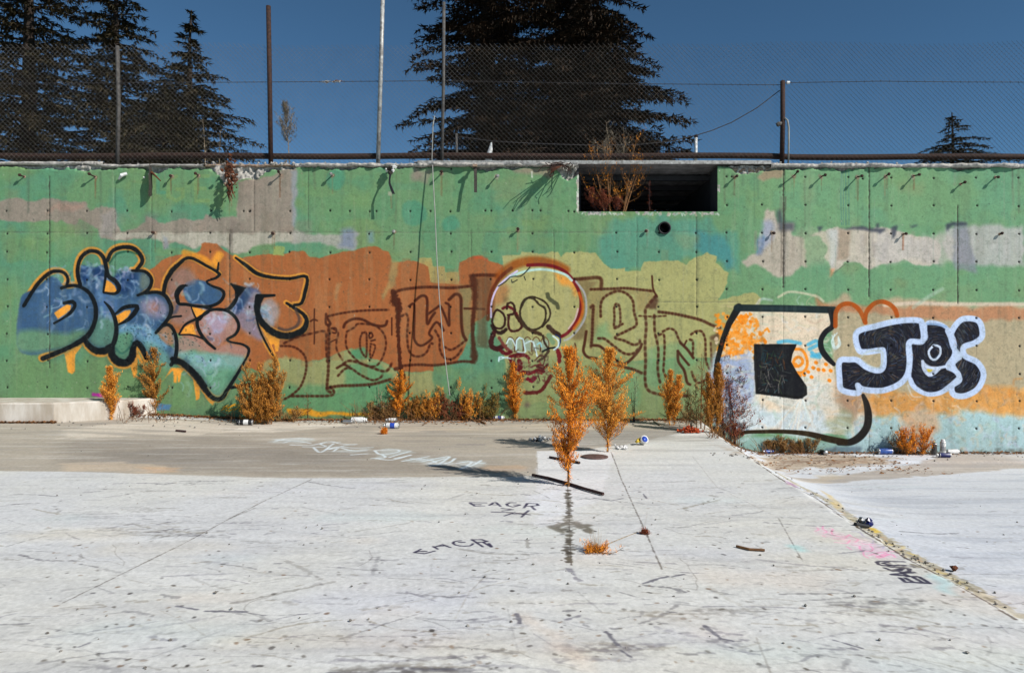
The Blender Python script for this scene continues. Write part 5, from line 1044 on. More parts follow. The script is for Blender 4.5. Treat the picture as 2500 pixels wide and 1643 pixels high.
part('fence_post', [fp(1909, 200, -.03), fp(1909, 300, -.03), fp(1907, 410, -.03)], .034, M['rust'])
part('fence_post', [fp(1113, 322, .09), fp(1114, 408, .09)], .018, M['greypost'])
o = part('short_post', [fp(1703, 330, .09), fp(1703, 410, .09)], .022, M['white']); o['label'] = 'short white post'
part('post_cap', [fp(1703, 326, .09), fp(1703, 332, .09)], .028, M['rust'])
part('fence_post', [fp(-180, 60, -.03), fp(-176, 410, -.03)], .034, M['rust']); part('fence_post', [fp(2640, 190, -.03), fp(2638, 410, -.03)], .034, M['rust']); part('fence_post', [fp(3105, 90, -.03), fp(3105, 410, -.03)], .034, M['rust']); part('fence_post', [fp(-602, 90, -.03), fp(-602, 410, -.03)], .034, M['rust'])
mb = MB(); mb.lathe([(.022, 0), (.022, .04)], 10, Matrix.Translation(Vector(fp(1917, 206, -.06))) @ Matrix.Rotation(math.radians(90), 4, 'Y')); mb.build('post_insulator', M['white'], fence)
mb = MB(); mb.tube([fp(1908, 302, -.03), fp(1898, 306, -.05), fp(1894, 308, -.05)], [.02, .035, .03], 8); mb.build('post_bracket', M['greypost'], fence)
part('conduit', [fp(1912, 292, -.06), fp(1918, 298, -.07), fp(1921, 315, -.07), fp(1921, 350, -.07), fp(1920, 405, -.07)], .013, M['cable'])
def wirebundle(name, pts, r=.006, mat=M['darkwire'], barb=0):
    mb = MB(); P3 = [Vector(p) for p in pts]; mb.tube(P3, r, 5)
    if barb:
        for i in range(len(P3)-1):
            d = P3[i+1]-P3[i]; k = int(d.length/barb)
            for j in range(k):
                q = P3[i]+d*(j/k); mb.tube([q+Vector((-.006,0,.018)), q+Vector((.006,0,-.018))], .003, 3)
    return mb.build(name, mat, fence)
wirebundle('barbed_wire', [fp(-900, 208), fp(-300, 206), fp(155, 204, .0), fp(660, 201), fp(800, 200), fp(1084, 198), fp(1500, 205), fp(1909, 208)], .0045, barb=.12)
wirebundle('barbed_wire', [fp(1912, 204, -.02), fp(2150, 199), fp(2345, 201), fp(2750, 202), fp(3300, 205)], .0045, barb=.12)
wirebundle('sagging_cable', [fp(1905, 220, .02), fp(1850, 262, .04), fp(1790, 296, .06), fp(1740, 316, .08), fp(1703, 327, .08), fp(1640, 342, .08), fp(1560, 350, .08), fp(1450, 352, .08), fp(1300, 347, .08), fp(1197, 341, .08), fp(1113, 329, .08)], .007)
# rag knotted on the wire
rag = empty('knotted_rag', fp(805, 200), 'scrap of pale and brown rag knotted on the thin wire between two posts', 'rag')
mb = MB()
for i in range(26):
    a = R.uniform(-.11, .16); mb.tube([fp(805+a*165, 200+R.uniform(-2, 2), R.uniform(-.01, .01)), fp(805+a*165+R.uniform(-8, 8), 200+R.uniform(-3, 5)*(1 if abs(a) < .08 else .3), R.uniform(-.02, .02))], [.009, .004], 4)
tag(mb.build('rag_cloth', M['bag'], rag), kind='stuff'); mb = MB(); mb.tube([fp(812, 201), fp(822, 197), fp(838, 199)], [.012, .010, .003], 6); mb.tube([fp(800, 202), fp(790, 199)], [.008, .003], 5); tag(mb.build('rag_tail', M['rust_red'], rag), kind='stuff')
# white wedge standing behind the rail
ck = empty('white_marker', fp(1197, 375), 'small white pointed marker standing behind the rusty rail pipe', 'marker')
mb = MB(); mb.tube([fp(1191, 396, .14), fp(1193, 375, .14), fp(1197, 358, .14), fp(1199, 342, .14)], [.055, .045, .03, .010], 8); mb.build('marker_body', M['white'], ck)
mb = MB(); mb.tube([fp(1191, 399, .14), fp(1191, 394, .14)], .07, 8); mb.build('marker_foot', M['white'], ck)

# ================================================================== HANGING THINGS ON THE RIM
def wp(px, py, off): X, Zz = px_w(px, py); s_ = (YW-off)/YW; return Vector(((px-CX)/F*(YW-off), YW-off, CAMZ-(py-CY)/F*(YW-off)))
def ribbon(mb, pts, w, th=.004, ax=Vector((1, 0, 0))):
    n = len(pts); ws = w if isinstance(w, list) else [w]*n
    vs = []
    for p, wi in zip(pts, ws): vs += [p-ax*wi/2, p+ax*wi/2, p+ax*wi/2+Vector((0, th, 0)), p-ax*wi/2+Vector((0, th, 0))]
    fs = []
    for i in range(n-1):
        for k in range(4): fs.append((i*4+k, i*4+(k+1) % 4, (i+1)*4+(k+1) % 4, (i+1)*4+k))
    fs += [(3, 2, 1, 0), tuple((n-1)*4+k for k in range(4))]; mb.add(vs, fs)
s1 = empty('hanging_strap', wp(1161, 405, .04), 'straight dark flat strap hanging from the wall rim right of the long cable', 'strap')
mb = MB(); ribbon(mb, [wp(1157, 403, -.05), wp(1159, 402, .05), wp(1160, 408, .12), wp(1161, 430, .16), wp(1161, 470, .19)], .042); mb.build('strap_band', M['rubber'], s1)
mb = MB(); mb.box(*[v for v in (wp(1160, 404, .1).x-.03, wp(1160, 404, .1).x+.03, YW-.16, YW-.10)], wp(1160, 406, .12).z-.012, wp(1160, 406, .12).z+.02); mb.build('strap_clip', M['broken_warm'], s1)
s2 = empty('bent_strap', wp(955, 410, .05), 'kinked black strap with a scrap of white cloth hanging from the wall rim', 'strap')
mb = MB(); ribbon(mb, [wp(957, 402, 0), wp(955, 410, .08), wp(953, 425, .14), wp(951, 438, .18), wp(951, 448, .2), wp(956, 462, .22), wp(961, 474, .24)], [.03,.035,.03,.025,.03,.038,.04]); mb.build('strap_band', M['black'], s2)
mb = MB()
for i in range(9): mb.rock(wp(953+R.uniform(-6, 6), 418+R.uniform(-8, 8), .08+R.uniform(0, .05)), .035, R)
tag(mb.build('strap_knot', M['rubber'], s2), kind='stuff')
mb = MB()
for i in range(7): mb.rock(wp(960+R.uniform(-4, 8), 412+R.uniform(-5, 7), .10+R.uniform(0, .04)), .026, R)
for i in range(3): mb.rock(wp(943+R.uniform(-5, 4), 416+R.uniform(-2, 2), .05), .022, R)
tag(mb.build('white_scrap', M['white'], s2), kind='stuff')
s3 = empty('rusty_clump', wp(563, 420, .1), 'ragged rust-red clump of bent scrap hanging over the chipped wall rim', 'scrap metal')
mb = MB()
sp_ = [(563,400,.04),(558,415,.12),(566,428,.16),(560,440,.2),(566,455,.2),(563,468,.2)]
for i in range(60):
    a = R.choice(sp_[:5]); q = wp(a[0]+R.gauss(0, 7), a[1]+R.gauss(0, 8), a[2]+R.uniform(-.05, .05)); mb.rock(q, R.uniform(.008, .032), R)
for k in range(34):
    a = R.choice(sp_); mb.tube([wp(a[0], a[1], a[2]), wp(a[0]+R.uniform(-9, 9), a[1]+R.uniform(0, 12), a[2]+R.uniform(-.05, .05)), wp(a[0]+R.uniform(-12, 10), a[1]+R.uniform(5, 28), a[2]+R.uniform(-.06, .06))], [.014, .011, .004], 4)
mb.tube([wp(562, 398, -.05), wp(572, 425, .1), wp(580, 440, .12), wp(570, 452, .15)], .008, 5)
tag(mb.build('scrap_body', M['rust_red'], s3), kind='stuff')
mb = MB(); mb.rock(wp(551, 450, .14), .035, R); mb.rock(wp(576, 440, .1), .035, R); tag(mb.build('concrete_crumb', M['broken_warm'], s3), kind='stuff')
s4 = empty('torn_flap', wp(362, 415, .1), 'narrow torn dark flap and rod sticking out from the wall rim near the left trees', 'scrap')
mb = MB(); ribbon(mb, [wp(366, 402, .02), wp(368, 412, .06), wp(367, 430, .075), wp(368, 455, .08), wp(366, 474, .085), wp(365, 480, .08)], [.05,.09,.13,.12,.11,.05], ax=Vector((.10, -.99, 0))); mb.build('flap_sheet', M['rubber'], s4)
mb = MB(); mb.tube([wp(370, 422, .05), wp(378, 428, .1), wp(392, 442, .14)], [.022, .013, .008], 7); mb.build('flap_rod', M['rust_red'], s4)
mb = MB(); mb.rock(wp(366, 427, .02), .028, R); mb.rock(wp(352, 434, .02), .016, R); tag(mb.build('concrete_crumb', M['white'], s4), kind='stuff')
s5 = empty('rebar_tangle', wp(1360, 410, .1), 'tangle of bent steel bars and torn sheet jutting out left of the opening', 'scrap metal')
mb = MB()
for i in range(15):
    a = wp(R.uniform(1345, 1400), R.uniform(400, 412), 0); b = wp(R.uniform(1325, 1400), R.uniform(398, 432), R.uniform(.15, .34)); c = b+Vector((R.uniform(-.08, .06), R.uniform(-.08, .03), R.uniform(-.1, .04))); mb.tube([a, (a+b)/2+Vector((0, 0, .03)), b, c], [.008, .007, .006, .005], 5)
tag(mb.build('bent_bar', M['rust'], s5), kind='stuff')
mb = MB(); a, b, c, d = wp(1345, 408, .06), wp(1375, 404, .10), wp(1362, 412, .36), wp(1344, 424, .34)
mb.add([a, b, c, d, a+Vector((0,0,.004)), b+Vector((0,0,.004)), c+Vector((0,0,.004)), d+Vector((0,0,.004))], [(0,3,2,1),(4,5,6,7),(0,1,5,4),(1,2,6,5),(2,3,7,6),(3,0,4,7)]); mb.build('torn_sheet', M['rust_red'], s5)
mb = MB()
for i in range(16): mb.rock(wp(R.uniform(1360, 1412), R.uniform(400, 416), .03), R.uniform(.012, .035), R)
tag(mb.build('concrete_crumb', M['broken'], s5), kind='stuff')
s6 = empty('white_fixing', wp(302, 425, .03), 'small white and blue metal lug on the green wall top left', 'fixing')
mb = MB(); mb.tube([wp(290, 438, .01), wp(297, 428, .06), wp(310, 424, .04)], [.01, .026, .02], 7); mb.build('lug_body', M['white'], s6)
# long cable
cb = empty('hanging_cable', wp(1065, 400, .05), 'long pale cable hanging from the rim in front of the wall to the weeds', 'cable')
mb = MB(); mb.tube([(fx(1062), YF-.05, fz(286)), (fx(1059), YF-.1, fz(310)), (fx(1056), YF-.08, fz(392))]+[wp(1057, 398, .04), wp(1056, 404, .07), wp(1057, 430, .09), wp(1062, 520, .16), wp(1066, 620, .22), wp(1072, 720, .29), wp(1081, 830, .37), wp(1092, 920, .43), wp(1098, 965, .46)], .0075, 6); mb.build('cable_line', M['cable'], cb)
# ================================================================== CEDARS
def cedar(label, px, Y, base_z, apex_z, hw_at, seed, dens=1.0, leanx=0.0, mat='cedar', minz=None, keepx=None):
    """hw_at(t) half width in metres for t = 0 (base) .. 1 (apex)"""
    rs = np.random.RandomState(seed); X = (px-CX)/F*Y; H = apex_z-base_z
    t_ = empty('cedar_tree', (X, Y, base_z), label, 'tree', 'dark cedars behind the fence')
    mb = MB(); tr = [(X+leanx*k/10*H+rs.uniform(-.04, .04), Y, base_z+H*k/10) for k in range(11)]; mb.tube(tr, [.34*(H/14)*(1-k/10.4)+.02 for k in range(11)], 8)
    Vs = []; Ts = []
    z = max(base_z+.08*H, (minz or -9)); golden = 0
    while z < apex_z-.05:
        t = (z-base_z)/H; hw = hw_at(t)
        nb = (8 if mat == 'cedar_dark' else 6) if t < .85 else 4
        for _ in range(nb):
            golden += 2.399+rs.uniform(-.3, .3); az = golden; L = hw*(rs.uniform(.6, 1.12) if mat == 'cedar_dark' else rs.uniform(.4, 1.3))
            if L < .08: continue
            dx, dy = math.cos(az), math.sin(az); zz = z+rs.uniform(-.15, .15); up = rs.uniform(.02, .22); drp = rs.uniform(.18, .40)
            ns = max(3, int(L/.32)); pts = []
            for k in range(ns+1):
                s_ = k/ns; pts.append(np.array([X+leanx*(zz-base_z)+dx*L*s_, Y+dy*L*s_, zz+L*(up*s_-drp*s_*s_)]))
            if L > .5: mb.tube([tuple(p) for p in pts[:max(2, int(ns*.8))]], [.035*(1-k/(ns+1))*min(1, L/2)+.006 for k in range(max(2, int(ns*.8)))], 4, cap=False)
            # flat sprays: side twigs with hanging needle tufts
            nt_ = max(4, int(L*8*dens)); 
            for k in range(nt_):
                s_ = .12+.88*(k+rs.rand())/nt_; i = min(ns-1, int(s_*ns)); f = s_*ns-i; p = pts[i]*(1-f)+pts[i+1]*f
                side = 1 if k % 2 else -1; tl = (.10+.55*L*.32*(1-s_*.6))*rs.uniform(.6, 1.2); ang = az+side*rs.uniform(.5, 1.1); ex, ey = math.cos(ang), math.sin(ang)
                m = max(3, int(tl/.075)); 
                for q in range(m):
                    u = (q+rs.rand()*.5)/m; c = p+np.array([ex*tl*u, ey*tl*u, -.22*tl*u*u+rs.uniform(-.02, .02)])
                    for w_ in range(2):
                        a2 = ang+rs.uniform(-1.2, 1.2); l2 = rs.uniform(.13, .26); wd = rs.uniform(.026, .05)
                        d = np.array([math.cos(a2)*l2, math.sin(a2)*l2, rs.uniform(-.10, .045)]); n_ = np.array([-math.sin(a2)*wd, math.cos(a2)*wd, rs.uniform(-.02, .02)])
                        b_ = len(Vs); Vs += [c-n_, c+n_, c+d]; Ts.append((b_, b_+1, b_+2))
                        if w_ == 0: Vs += [c, c+np.array([0, 0, -.02])+n_*.8, c+d*.5+np.array([0, 0, -rs.uniform(.08, .20)])]; Ts.append((b_+3, b_+4, b_+5))
        z += rs.uniform(.18, .32)*max(.55, min(1.4, H/11))
    mb.build('trunk', M['bark'], t_)
    np_mesh('crown', np.array(Vs), np.array(Ts), M[mat], t_)
    return len(Ts)
def pz(py, Y): return CAMZ-(py-CY)/F*Y
nt = 0
prof = lambda w: (lambda t: w*(1-t)**.85*(1 if t > .1 else .8))
# middle pair of big cedars
nt += cedar('broad dark cedar, left half of the big pair behind the middle of the fence', 1190, 24, ZT, pz(-560, 24), lambda t: 3.5*(1-t)**.5*(1-.12*math.sin(t*9)), 11, 1.1, .0, 'cedar_dark', minz=ZT+.8)
nt += cedar('wide dark cedar, right half of the big pair, long drooping arm toward the right', 1400, 26, ZT, pz(-700, 26), lambda t: 4.3*(1-t)**.8*(1-.13*math.sin(t*11+1)), 12, 1.15, .0, 'cedar_dark', minz=ZT+.8)
nt += cedar('low dark cedar filling between and below the big middle pair', 1440, 22, ZT, pz(-60, 22), lambda t: 5.4*(1-t)**.95, 13, 1.0, .0, 'cedar_dark', minz=ZT+.8)
nt += cedar('pointed cedar with an open thin tip right of the left group', 465, 25, ZT, pz(26, 25), lambda t: (4.3*(1-t)**1.05 if t < .78 else 1.5*(1-t)**.6), 15, 1.0)
nt += cedar('tall cedar with its tip out of the picture, beside the thin tipped one', 285, 26, ZT, pz(-130, 26), lambda t: 4.8*(1-t)**.95, 16, 1.0)
nt += cedar('dense cedar at the far left edge, reddish brown inside', 70, 24, ZT, pz(-330, 24), lambda t: 4.0*(1-t)**.7, 17, 1.0)
nt += cedar('small low cedar below the left group of tall cedars', 400, 21, ZT, pz(200, 21), lambda t: 3.4*(1-t)**.75, 18, 1.0)
nt += cedar('small distant cedar tip at the right edge behind the fence', 2325, 40, ZT, pz(275, 40), lambda t: 8.0*(1-t)**.95, 19, 1.2)
print('cedar triangles', nt)

# ================================================================== DRY WEEDS
def weed(name, label, px, pyb, pyt, wpx, mat, seed, dens=1.0, shape='plume', stemmat='stem', pos=None, group='dry weeds', stems=1, leaf=(.019, .0062), lean=0.0, base_from=.1, cat='weed'):
    rs = np.random.RandomState(seed); b = floor_pt(px, pyb) if pos is None else Vector(pos)
    if shape == 'plume' and lean == 0.0: lean = float(rs.uniform(-.10, .10))
    sc = F/b.y; H = (pyb-pyt)/sc; Wd = wpx/sc/2*(1.35 if shape == 'plume' else 1.3)
    root = empty(name, b, label, cat, group)
    mb = MB(); Vs = []; Q = []
    def leafq(c, d, n_):
        i = len(Vs); Vs.extend([c-n_, c+n_, c+d+n_*.4, c+d-n_*.4]); Q.append((i, i+1, i+2, i+3))
    for s in range(stems):
        ox = (0 if stems == 1 else rs.uniform(-.55, .55)*Wd if shape != 'bush' else rs.uniform(-.9, .9)*Wd); hs = H*(1 if s == 0 else rs.uniform(.55, .95)); lx = lean+rs.uniform(-.06, .06)*(1 if stems == 1 else 2.2)
        base = np.array([b.x+ox*.5, b.y+rs.uniform(-.03, .03)*(stems > 1), b.z-.01])
        P_ = lambda t: base+np.array([ox*.5*t+lx*hs*t*t, .04*math.sin(t*2)*hs, hs*t])
        mb.tube([tuple(P_(k/8)) for k in range(9)], [max(.0022, .009*(1-k/9)*min(1.4, max(H, .35))) for k in range(9)], 5, cap=False)
        nb = int((120 if shape == 'plume' else 30)*dens*max(.5, min(1.3, hs)))
        wloc = Wd*(1 if stems == 1 else .6)
        for k in range(nb):
            t = base_from+(.97-base_from)*(k+rs.rand())/nb; p = P_(t); az = rs.uniform(0, 6.28)
            if shape == 'plume':
                te = min(1.0, t+rs.uniform(.06, .26)); env = wloc*float(np.interp(te, [0,.12,.25,.4,.6,.8,.92,1], [.12,.24,.55,.88,1,.92,.62,.18]))
                reach = max(.012, env*rs.uniform(.05, 1)**.6*(1.4 if rs.rand() < .06 else 1)); rise = (te-t)*hs+.01
            elif shape == 'bush':
                env = wloc*(1-t*.45); reach = env*rs.uniform(.4, 1.1); rise = reach*rs.uniform(.5, 1.6)
            else:    # sparse
                env = wloc*(1-t*.4); reach = env*rs.uniform(.4, 1.1); rise = reach*rs.uniform(.5, 1.3)
            rise = min(rise, max(.03, (1.03-t)*hs)+.02)
            if shape != 'plume': reach *= 1-.55*max(0, (t+rise/hs-.55)/.5)
            e = p+np.array([math.cos(az)*reach, math.sin(az)*reach, rise]); m_ = (p+e)/2+np.array([math.cos(az)*reach*.16, math.sin(az)*reach*.16, -rise*.08])
            mb.tube([tuple(p), tuple(m_), tuple(e)], [.0028, .0018, .001], 3, cap=False)
            L = math.hypot(reach, rise); nl = int(L*(300 if shape != 'sparse' else 90)*dens)+4
            for j in range(nl):
                u = rs.uniform(.12 if shape == 'plume' else .2, 1); c = (p*(1-u)**2+2*m_*u*(1-u)+e*u*u)
                spread = .018 if shape != 'sparse' else .03
                c = c+rs.normal(0, spread*.5, 3); l_ = leaf[0]*rs.uniform(.6, 1.6); w_ = leaf[1]*rs.uniform(.5, 1.3); a2 = rs.uniform(0, 6.28); el_ = rs.uniform(.1, 1.3)
                d = np.array([math.cos(a2)*math.cos(el_), math.sin(a2)*math.cos(el_), math.sin(el_)])*l_; n_ = np.array([-math.sin(a2), math.cos(a2), rs.uniform(-.5, .5)])*w_*.5
                leafq(c, d, n_)
        # withered leaves along the lower stem
        for k in range(int((150 if shape == 'plume' else 26)*dens*max(.4, hs))):
            t = rs.uniform(.02, .42); a2 = rs.uniform(0, 6.28); c = P_(t)+np.array([math.cos(a2), math.sin(a2), 0])*rs.uniform(0, .012); l_ = rs.uniform(.015, .05); d = np.array([math.cos(a2)*l_, math.sin(a2)*l_, rs.uniform(-.04, .02)]); leafq(c, d, np.array([-math.sin(a2), math.cos(a2), 0])*.004)
    mb.build('stem', M[stemmat], root); np_mesh('foliage', np.array(Vs), np.array(Q), M[mat], root)
    return root
weed('dry_weed', 'tall orange plume weed growing free on the floor, farthest from the wall', 1388, 1187, 850, 112, 'weed', 31, 1.2, stems=1)
weed('dry_weed', 'tall orange weed with side branches at the head of the floor crack', 1484, 1104, 852, 112, 'weed_gold', 32, 1.35, stems=1, lean=-.02)
weed('dry_weed', 'slim orange weed in front of the wall below the skull jaw', 1258, 1024, 885, 50, 'weed', 33, 1.5)
weed('dry_weed', 'short broad orange weed growing against the white ledge end', 272, 1024, 896, 42, 'weed_gold', 34, 1.5, pos=tuple(floor_pt(272, 1024)))
weed('dry_weed', 'orange weed rising above the ledge between two yellow paint drips', 378, 1010, 848, 62, 'weed_brown', 35, 1.4)
weed('dry_bush', 'largest round orange bush under the point of the blue letters', 638, 1036, 872, 92, 'weed_brown', 36, 1.7, 'bush', stems=13, base_from=.03, cat='bush')
weed('dry_weed', 'narrow orange weed at the lower left corner of the dashed letter panel', 972, 1024, 905, 50, 'weed', 37, 1.6)
weed('dry_bush', 'low round orange bush just right of the narrow weed', 1022, 1026, 968, 60, 'weed_brown', 38, 1.2, 'bush', stems=7, base_from=.03, cat='bush')
weed('dry_bush', 'orange tufted bush left of the hanging cable end', 1062, 1026, 945, 56, 'weed_gold', 39, 1.0, 'bush', stems=7, base_from=.03, cat='bush')
weed('dry_bush', 'brown twiggy bush at the foot of the hanging cable', 1100, 1026, 962, 84, 'weed_red', 40, .9, 'bush', stems=9, base_from=.03, cat='bush')
weed('dry_bush', 'orange upright bush between the cable end and the olive bush', 1146, 1027, 925, 64, 'weed_gold', 41, .9, 'bush', stems=8, base_from=.03, cat='bush')
weed('dry_bush', 'olive green drying bush, right end of the clump below the skull panel', 1184, 1026, 942, 60, 'weed_green', 42, 1.0, 'bush', stems=7, base_from=.03, cat='bush')
weed('dry_weed', 'grey bare weed leaning behind the narrow orange weed', 935, 1022, 935, 50, 'weed_pale', 43, .6, 'sparse', 'stem_pale', stems=3)
weed('dry_weed', 'stout orange weed below the dashed letter N', 1643, 1038, 905, 62, 'weed_gold', 44, 1.3, stems=2)
weed('dry_weed', 'tan half bare weed right of the weed below the letter N', 1672, 1040, 968, 44, 'weed_tan', 45, .9, 'sparse', stems=2)
weed('dry_weed', 'thin tan weed reaching up over the letter N', 1706, 1046, 850, 44, 'weed_tan', 46, .6, 'sparse', stems=2)
weed('dry_weed', 'dense brown orange weed on the corner where the floor drops', 1742, 1056, 890, 50, 'weed_brown', 47, 1.5, stems=2)
weed('dry_shrub', 'tall sparse reddish shrub in front of the blue grey paint', 1792, 1062, 790, 130, 'weed_red', 48, 1.25, 'sparse', 'twig', stems=4, leaf=(.022, .010), cat='shrub')
weed('dry_bush', 'low reddish brush under the tall sparse shrub', 1770, 1066, 1020, 90, 'weed_red', 49, 1.0, 'bush', 'twig', stems=5, cat='bush')
weed('dry_bush', 'small tan tuft at the wall foot under the black window shape', 1905, 1104, 1066, 80, 'weed_tan', 50, 1.0, 'bush', stems=7, cat='bush')
weed('dry_bush', 'tan straw tuft at the wall foot right of the black window shape', 1960, 1106, 1074, 80, 'weed_tan', 51, 1.0, 'bush', stems=7, cat='bush')
weed('dry_bush', 'orange bush beside the spray cans near the right edge', 2232, 1110, 1038, 80, 'weed', 52, 1.1, 'bush', stems=9, base_from=.03, cat='bush')
weed('dry_weed', 'pale arched weed left of the orange bush near the right edge', 2200, 1108, 1044, 70, 'weed_green', 53, .6, 'sparse', stems=3, lean=-.35)
weed('dry_weed', 'bare dark weed leaning at the wall foot left of the letter N', 1550, 1030, 915, 40, 'weed_tan', 54, .45, 'sparse', 'twig', stems=3, lean=.1)
weed('grass_tuft', 'tiny spiky orange tuft alone on the open floor', 1455, 1349, 1339, 52, 'weed', 55, .6, 'bush', stems=12, leaf=(.016, .003), cat='grass tuft')
weed('dry_bush', 'brown brush filling the wall foot between the narrow weed and the middle cans', 930, 1026, 980, 70, 'weed_tan', 61, .9, 'bush', 'stem', stems=7, base_from=.03, cat='bush')
weed('dry_bush', 'low orange brush right of the largest round bush', 700, 1030, 990, 70, 'weed_tan', 62, .8, 'bush', 'stem', stems=6, base_from=.03, cat='bush')
weed('dry_bush', 'reddish brush in front of the ledge end between its two weeds', 318, 1020, 985, 70, 'weed_red', 63, .8, 'bush', 'twig', stems=6, base_from=.03, cat='bush')
weed('dry_weed', 'bushy brown weed left of the corner weed below the letter N', 1706, 1050, 920, 60, 'weed_tan', 64, 1.0, 'bush', stems=5, cat='weed')
weed('grass_tuft', 'tiny orange seedling on the brown slab below the blue-white can', 935, 1060, 1046, 12, 'weed', 56, 2.0, 'bush', stems=3, leaf=(.02, .006), cat='seedling')
weed('dry_weed', 'thin dead weed stuck on the wall foot left of the crossed lettering', 752, 1020, 950, 24, 'weed_red', 57, .7, 'sparse', 'stem', stems=1)
weed('dry_weed', 'bare grey stem beside the ledge weed', 350, 1006, 930, 16, 'weed_pale', 58, .35, 'sparse', 'stem_pale', stems=1)
weed('dry_weed', 'brittle brown brush lying along the ledge end', 335, 1010, 965, 70, 'weed_red', 59, .5, 'sparse', 'twig', stems=4)
weed('dry_weed', 'small red sprig in the floor crack', 1574, 1303, 1293, 14, 'weed_red', 60, 2.0, 'bush', 'twig', stems=3, leaf=(.012, .004))
# weeds on top of the wall
def top_pos(px, Y): return ((px-CX)/F*Y, Y, ZT)
def topweed(label, px, pyt, w, mat, seed, dens, shape, Y, stemmat='stem_pale', stems=1, name='dry_weed', cat='weed', lean=0, leaf=(.028,.008), bf=.1):
    pyb = CY+(CAMZ-ZT)*F/Y
    return weed(name, label, px, pyb, pyt, w, mat, seed, dens, shape, stemmat, pos=top_pos(px, Y), stems=stems, group='dead weeds on the wall top', lean=lean, cat=cat, leaf=leaf, base_from=bf)
topweed('pale feathery dead weed against the sky beside the dark post', 706, 248, 46, 'weed_pale', 71, .42, 'plume', 10.9, bf=.52)
topweed('pale dead stalk in front of the thin tipped cedar', 500, 288, 34, 'weed_pale', 72, .25, 'sparse', 10.9)
topweed('second pale stalk in front of the thin tipped cedar', 533, 315, 34, 'weed_pale', 73, .25, 'sparse', 10.9)
topweed('short dead weed on the wall top left of the pale leaning post', 697, 388, 12, 'weed_green', 74, .8, 'sparse', 10.2, 'twig')
topweed('grey twiggy shrub against the big cedars above the opening', 1490, 290, 190, 'weed_pale', 75, .35, 'sparse', 10.9, stems=7, name='dead_shrub', cat='shrub')
topweed('lone grey stalk above the right end of the opening', 1580, 372, 20, 'weed_pale', 76, .3, 'sparse', 10.6)
# shrub rooted in the pit opening
zs = OPZ0
weed('pit_shrub', 'orange and red stemmed shrub growing out of the opening in the wall', 1492, 517, 318, 200, 'weed', 77, .42, 'sparse', 'stem', pos=((1492-CX)/F*9.93, 9.93, zs), stems=7, leaf=(.016, .007), cat='shrub', group='plants in the opening')
weed('pit_shrub', 'low dark red leafy growth on the sill of the opening', 1490, 518, 462, 110, 'weed_red', 78, 1.1, 'bush', 'twig', pos=((1490-CX)/F*9.93, 9.93, zs), stems=6, leaf=(.014, .008), cat='shrub', group='plants in the opening')
weed('pit_weed', 'thin single weed in the right part of the opening', 1586, 517, 440, 14, 'weed_red', 79, .7, 'sparse', 'twig', pos=((1586-CX)/F*9.95, 9.95, zs), stems=1, leaf=(.014, .006), cat='weed', group='plants in the opening')

# ================================================================== LITTER
def matrix_at(px, py, ax_deg, lift, tilt=0):
    p = floor_pt(px, py); return Matrix.Translation(p+Vector((0, 0, lift))) @ Matrix.Rotation(math.radians(ax_deg), 4, 'Z') @ Matrix.Rotation(math.radians(90-tilt), 4, 'Y')
def can(label, px, py, ang, bodymat, capmat, stand=False, band=None, s=1.0, tilt=0, nolid=False, py_lift=0):
    p = floor_pt(px, py); root = empty('spray_can', p, label, 'spray can', 'spray cans left on the floor')
    r = .033*s
    if stand: m = Matrix.Translation(p) @ Matrix.Rotation(math.radians(tilt), 4, 'Y')
    else: m = matrix_at(px, py, ang, r+.002, tilt) @ Matrix.Translation((0, 0, -.09*s))
    L = .155*s
    mb = MB(); mb.lathe([(r*.92, 0), (r, .006), (r, L-.012), (r*.92, L), (r*.62, L+.014)], 16, m); mb.build('can_body', M[bodymat], root, True)
    mb = MB(); mb.lathe([(r*.93, -.002), (r*1.02, .002), (r*1.02, .010), (r*.98, .012)], 16, m); mb.build('can_base', M['chrome'], root, True)
    mb = MB(); mb.lathe([(r*.98, L-.012), (r*1.015, L-.008), (r*.96, L+.001)], 16, m); mb.build('can_rim', M['chrome'], root, True)
    if not nolid: mb = MB(); mb.lathe([(r*.66, L+.012), (r*.66, L+.032), (r*.5, L+.036)], 14, m); mb.build('can_cap', M[capmat], root, True)
    else: mb = MB(); mb.lathe([(r*.25, L+.012), (r*.2, L+.026)], 10, m); mb.build('can_nozzle', M[capmat], root, True)
    if band: mb = MB(); mb.lathe([(r*1.004, L*.32), (r*1.006, L*.34), (r*1.006, L*.66), (r*1.004, L*.68)], 16, m); mb.build('can_label', M[band], root, True)
can('black spray can with a white band lying in front of the largest bush', 598, 1038, 188, 'black', 'black', band='white', s=1.1)
can('white spray can lying, cap pointing right, beside a dark crushed one', 876, 1032, 2, 'white', 'white', s=1.15)
can('dark crushed spray can touching the white one', 848, 1034, 170, 'chrome', 'black', s=.8)
can('white and blue spray can lying nearest the camera among the middle cans', 956, 1046, 176, 'white', 'chrome', band='bluecan', s=1.1)
can('short white can lying just behind the white and blue one', 957, 1030, 172, 'white', 'white', s=.8)
can('white can with a blue side lying at the right end of the bushes', 1218, 1024, 178, 'white', 'blue', band='blue', s=.85)
can('black can lid lying near the ledge end', 387, 1024, 100, 'black', 'black', s=.55)
can('grey spray can standing upright by the right edge bush', 2281, 1111, 0, 'greypost', 'yellow', True, s=1.05, nolid=True)
can('white and grey spray can standing upright near the right edge', 2302, 1110, 0, 'white', 'white', True, band='chrome', s=1.15)
can('dark blue can lying in front of the two standing cans', 2304, 1117, 176, 'navy', 'white', s=.95)
can('white can lying against the wall at the right edge', 2328, 1109, 4, 'white', 'black', s=1.05)
can('blue spray can with a black cap lying left of the right bush', 2163, 1109, 2, 'blue', 'black', s=1.25)
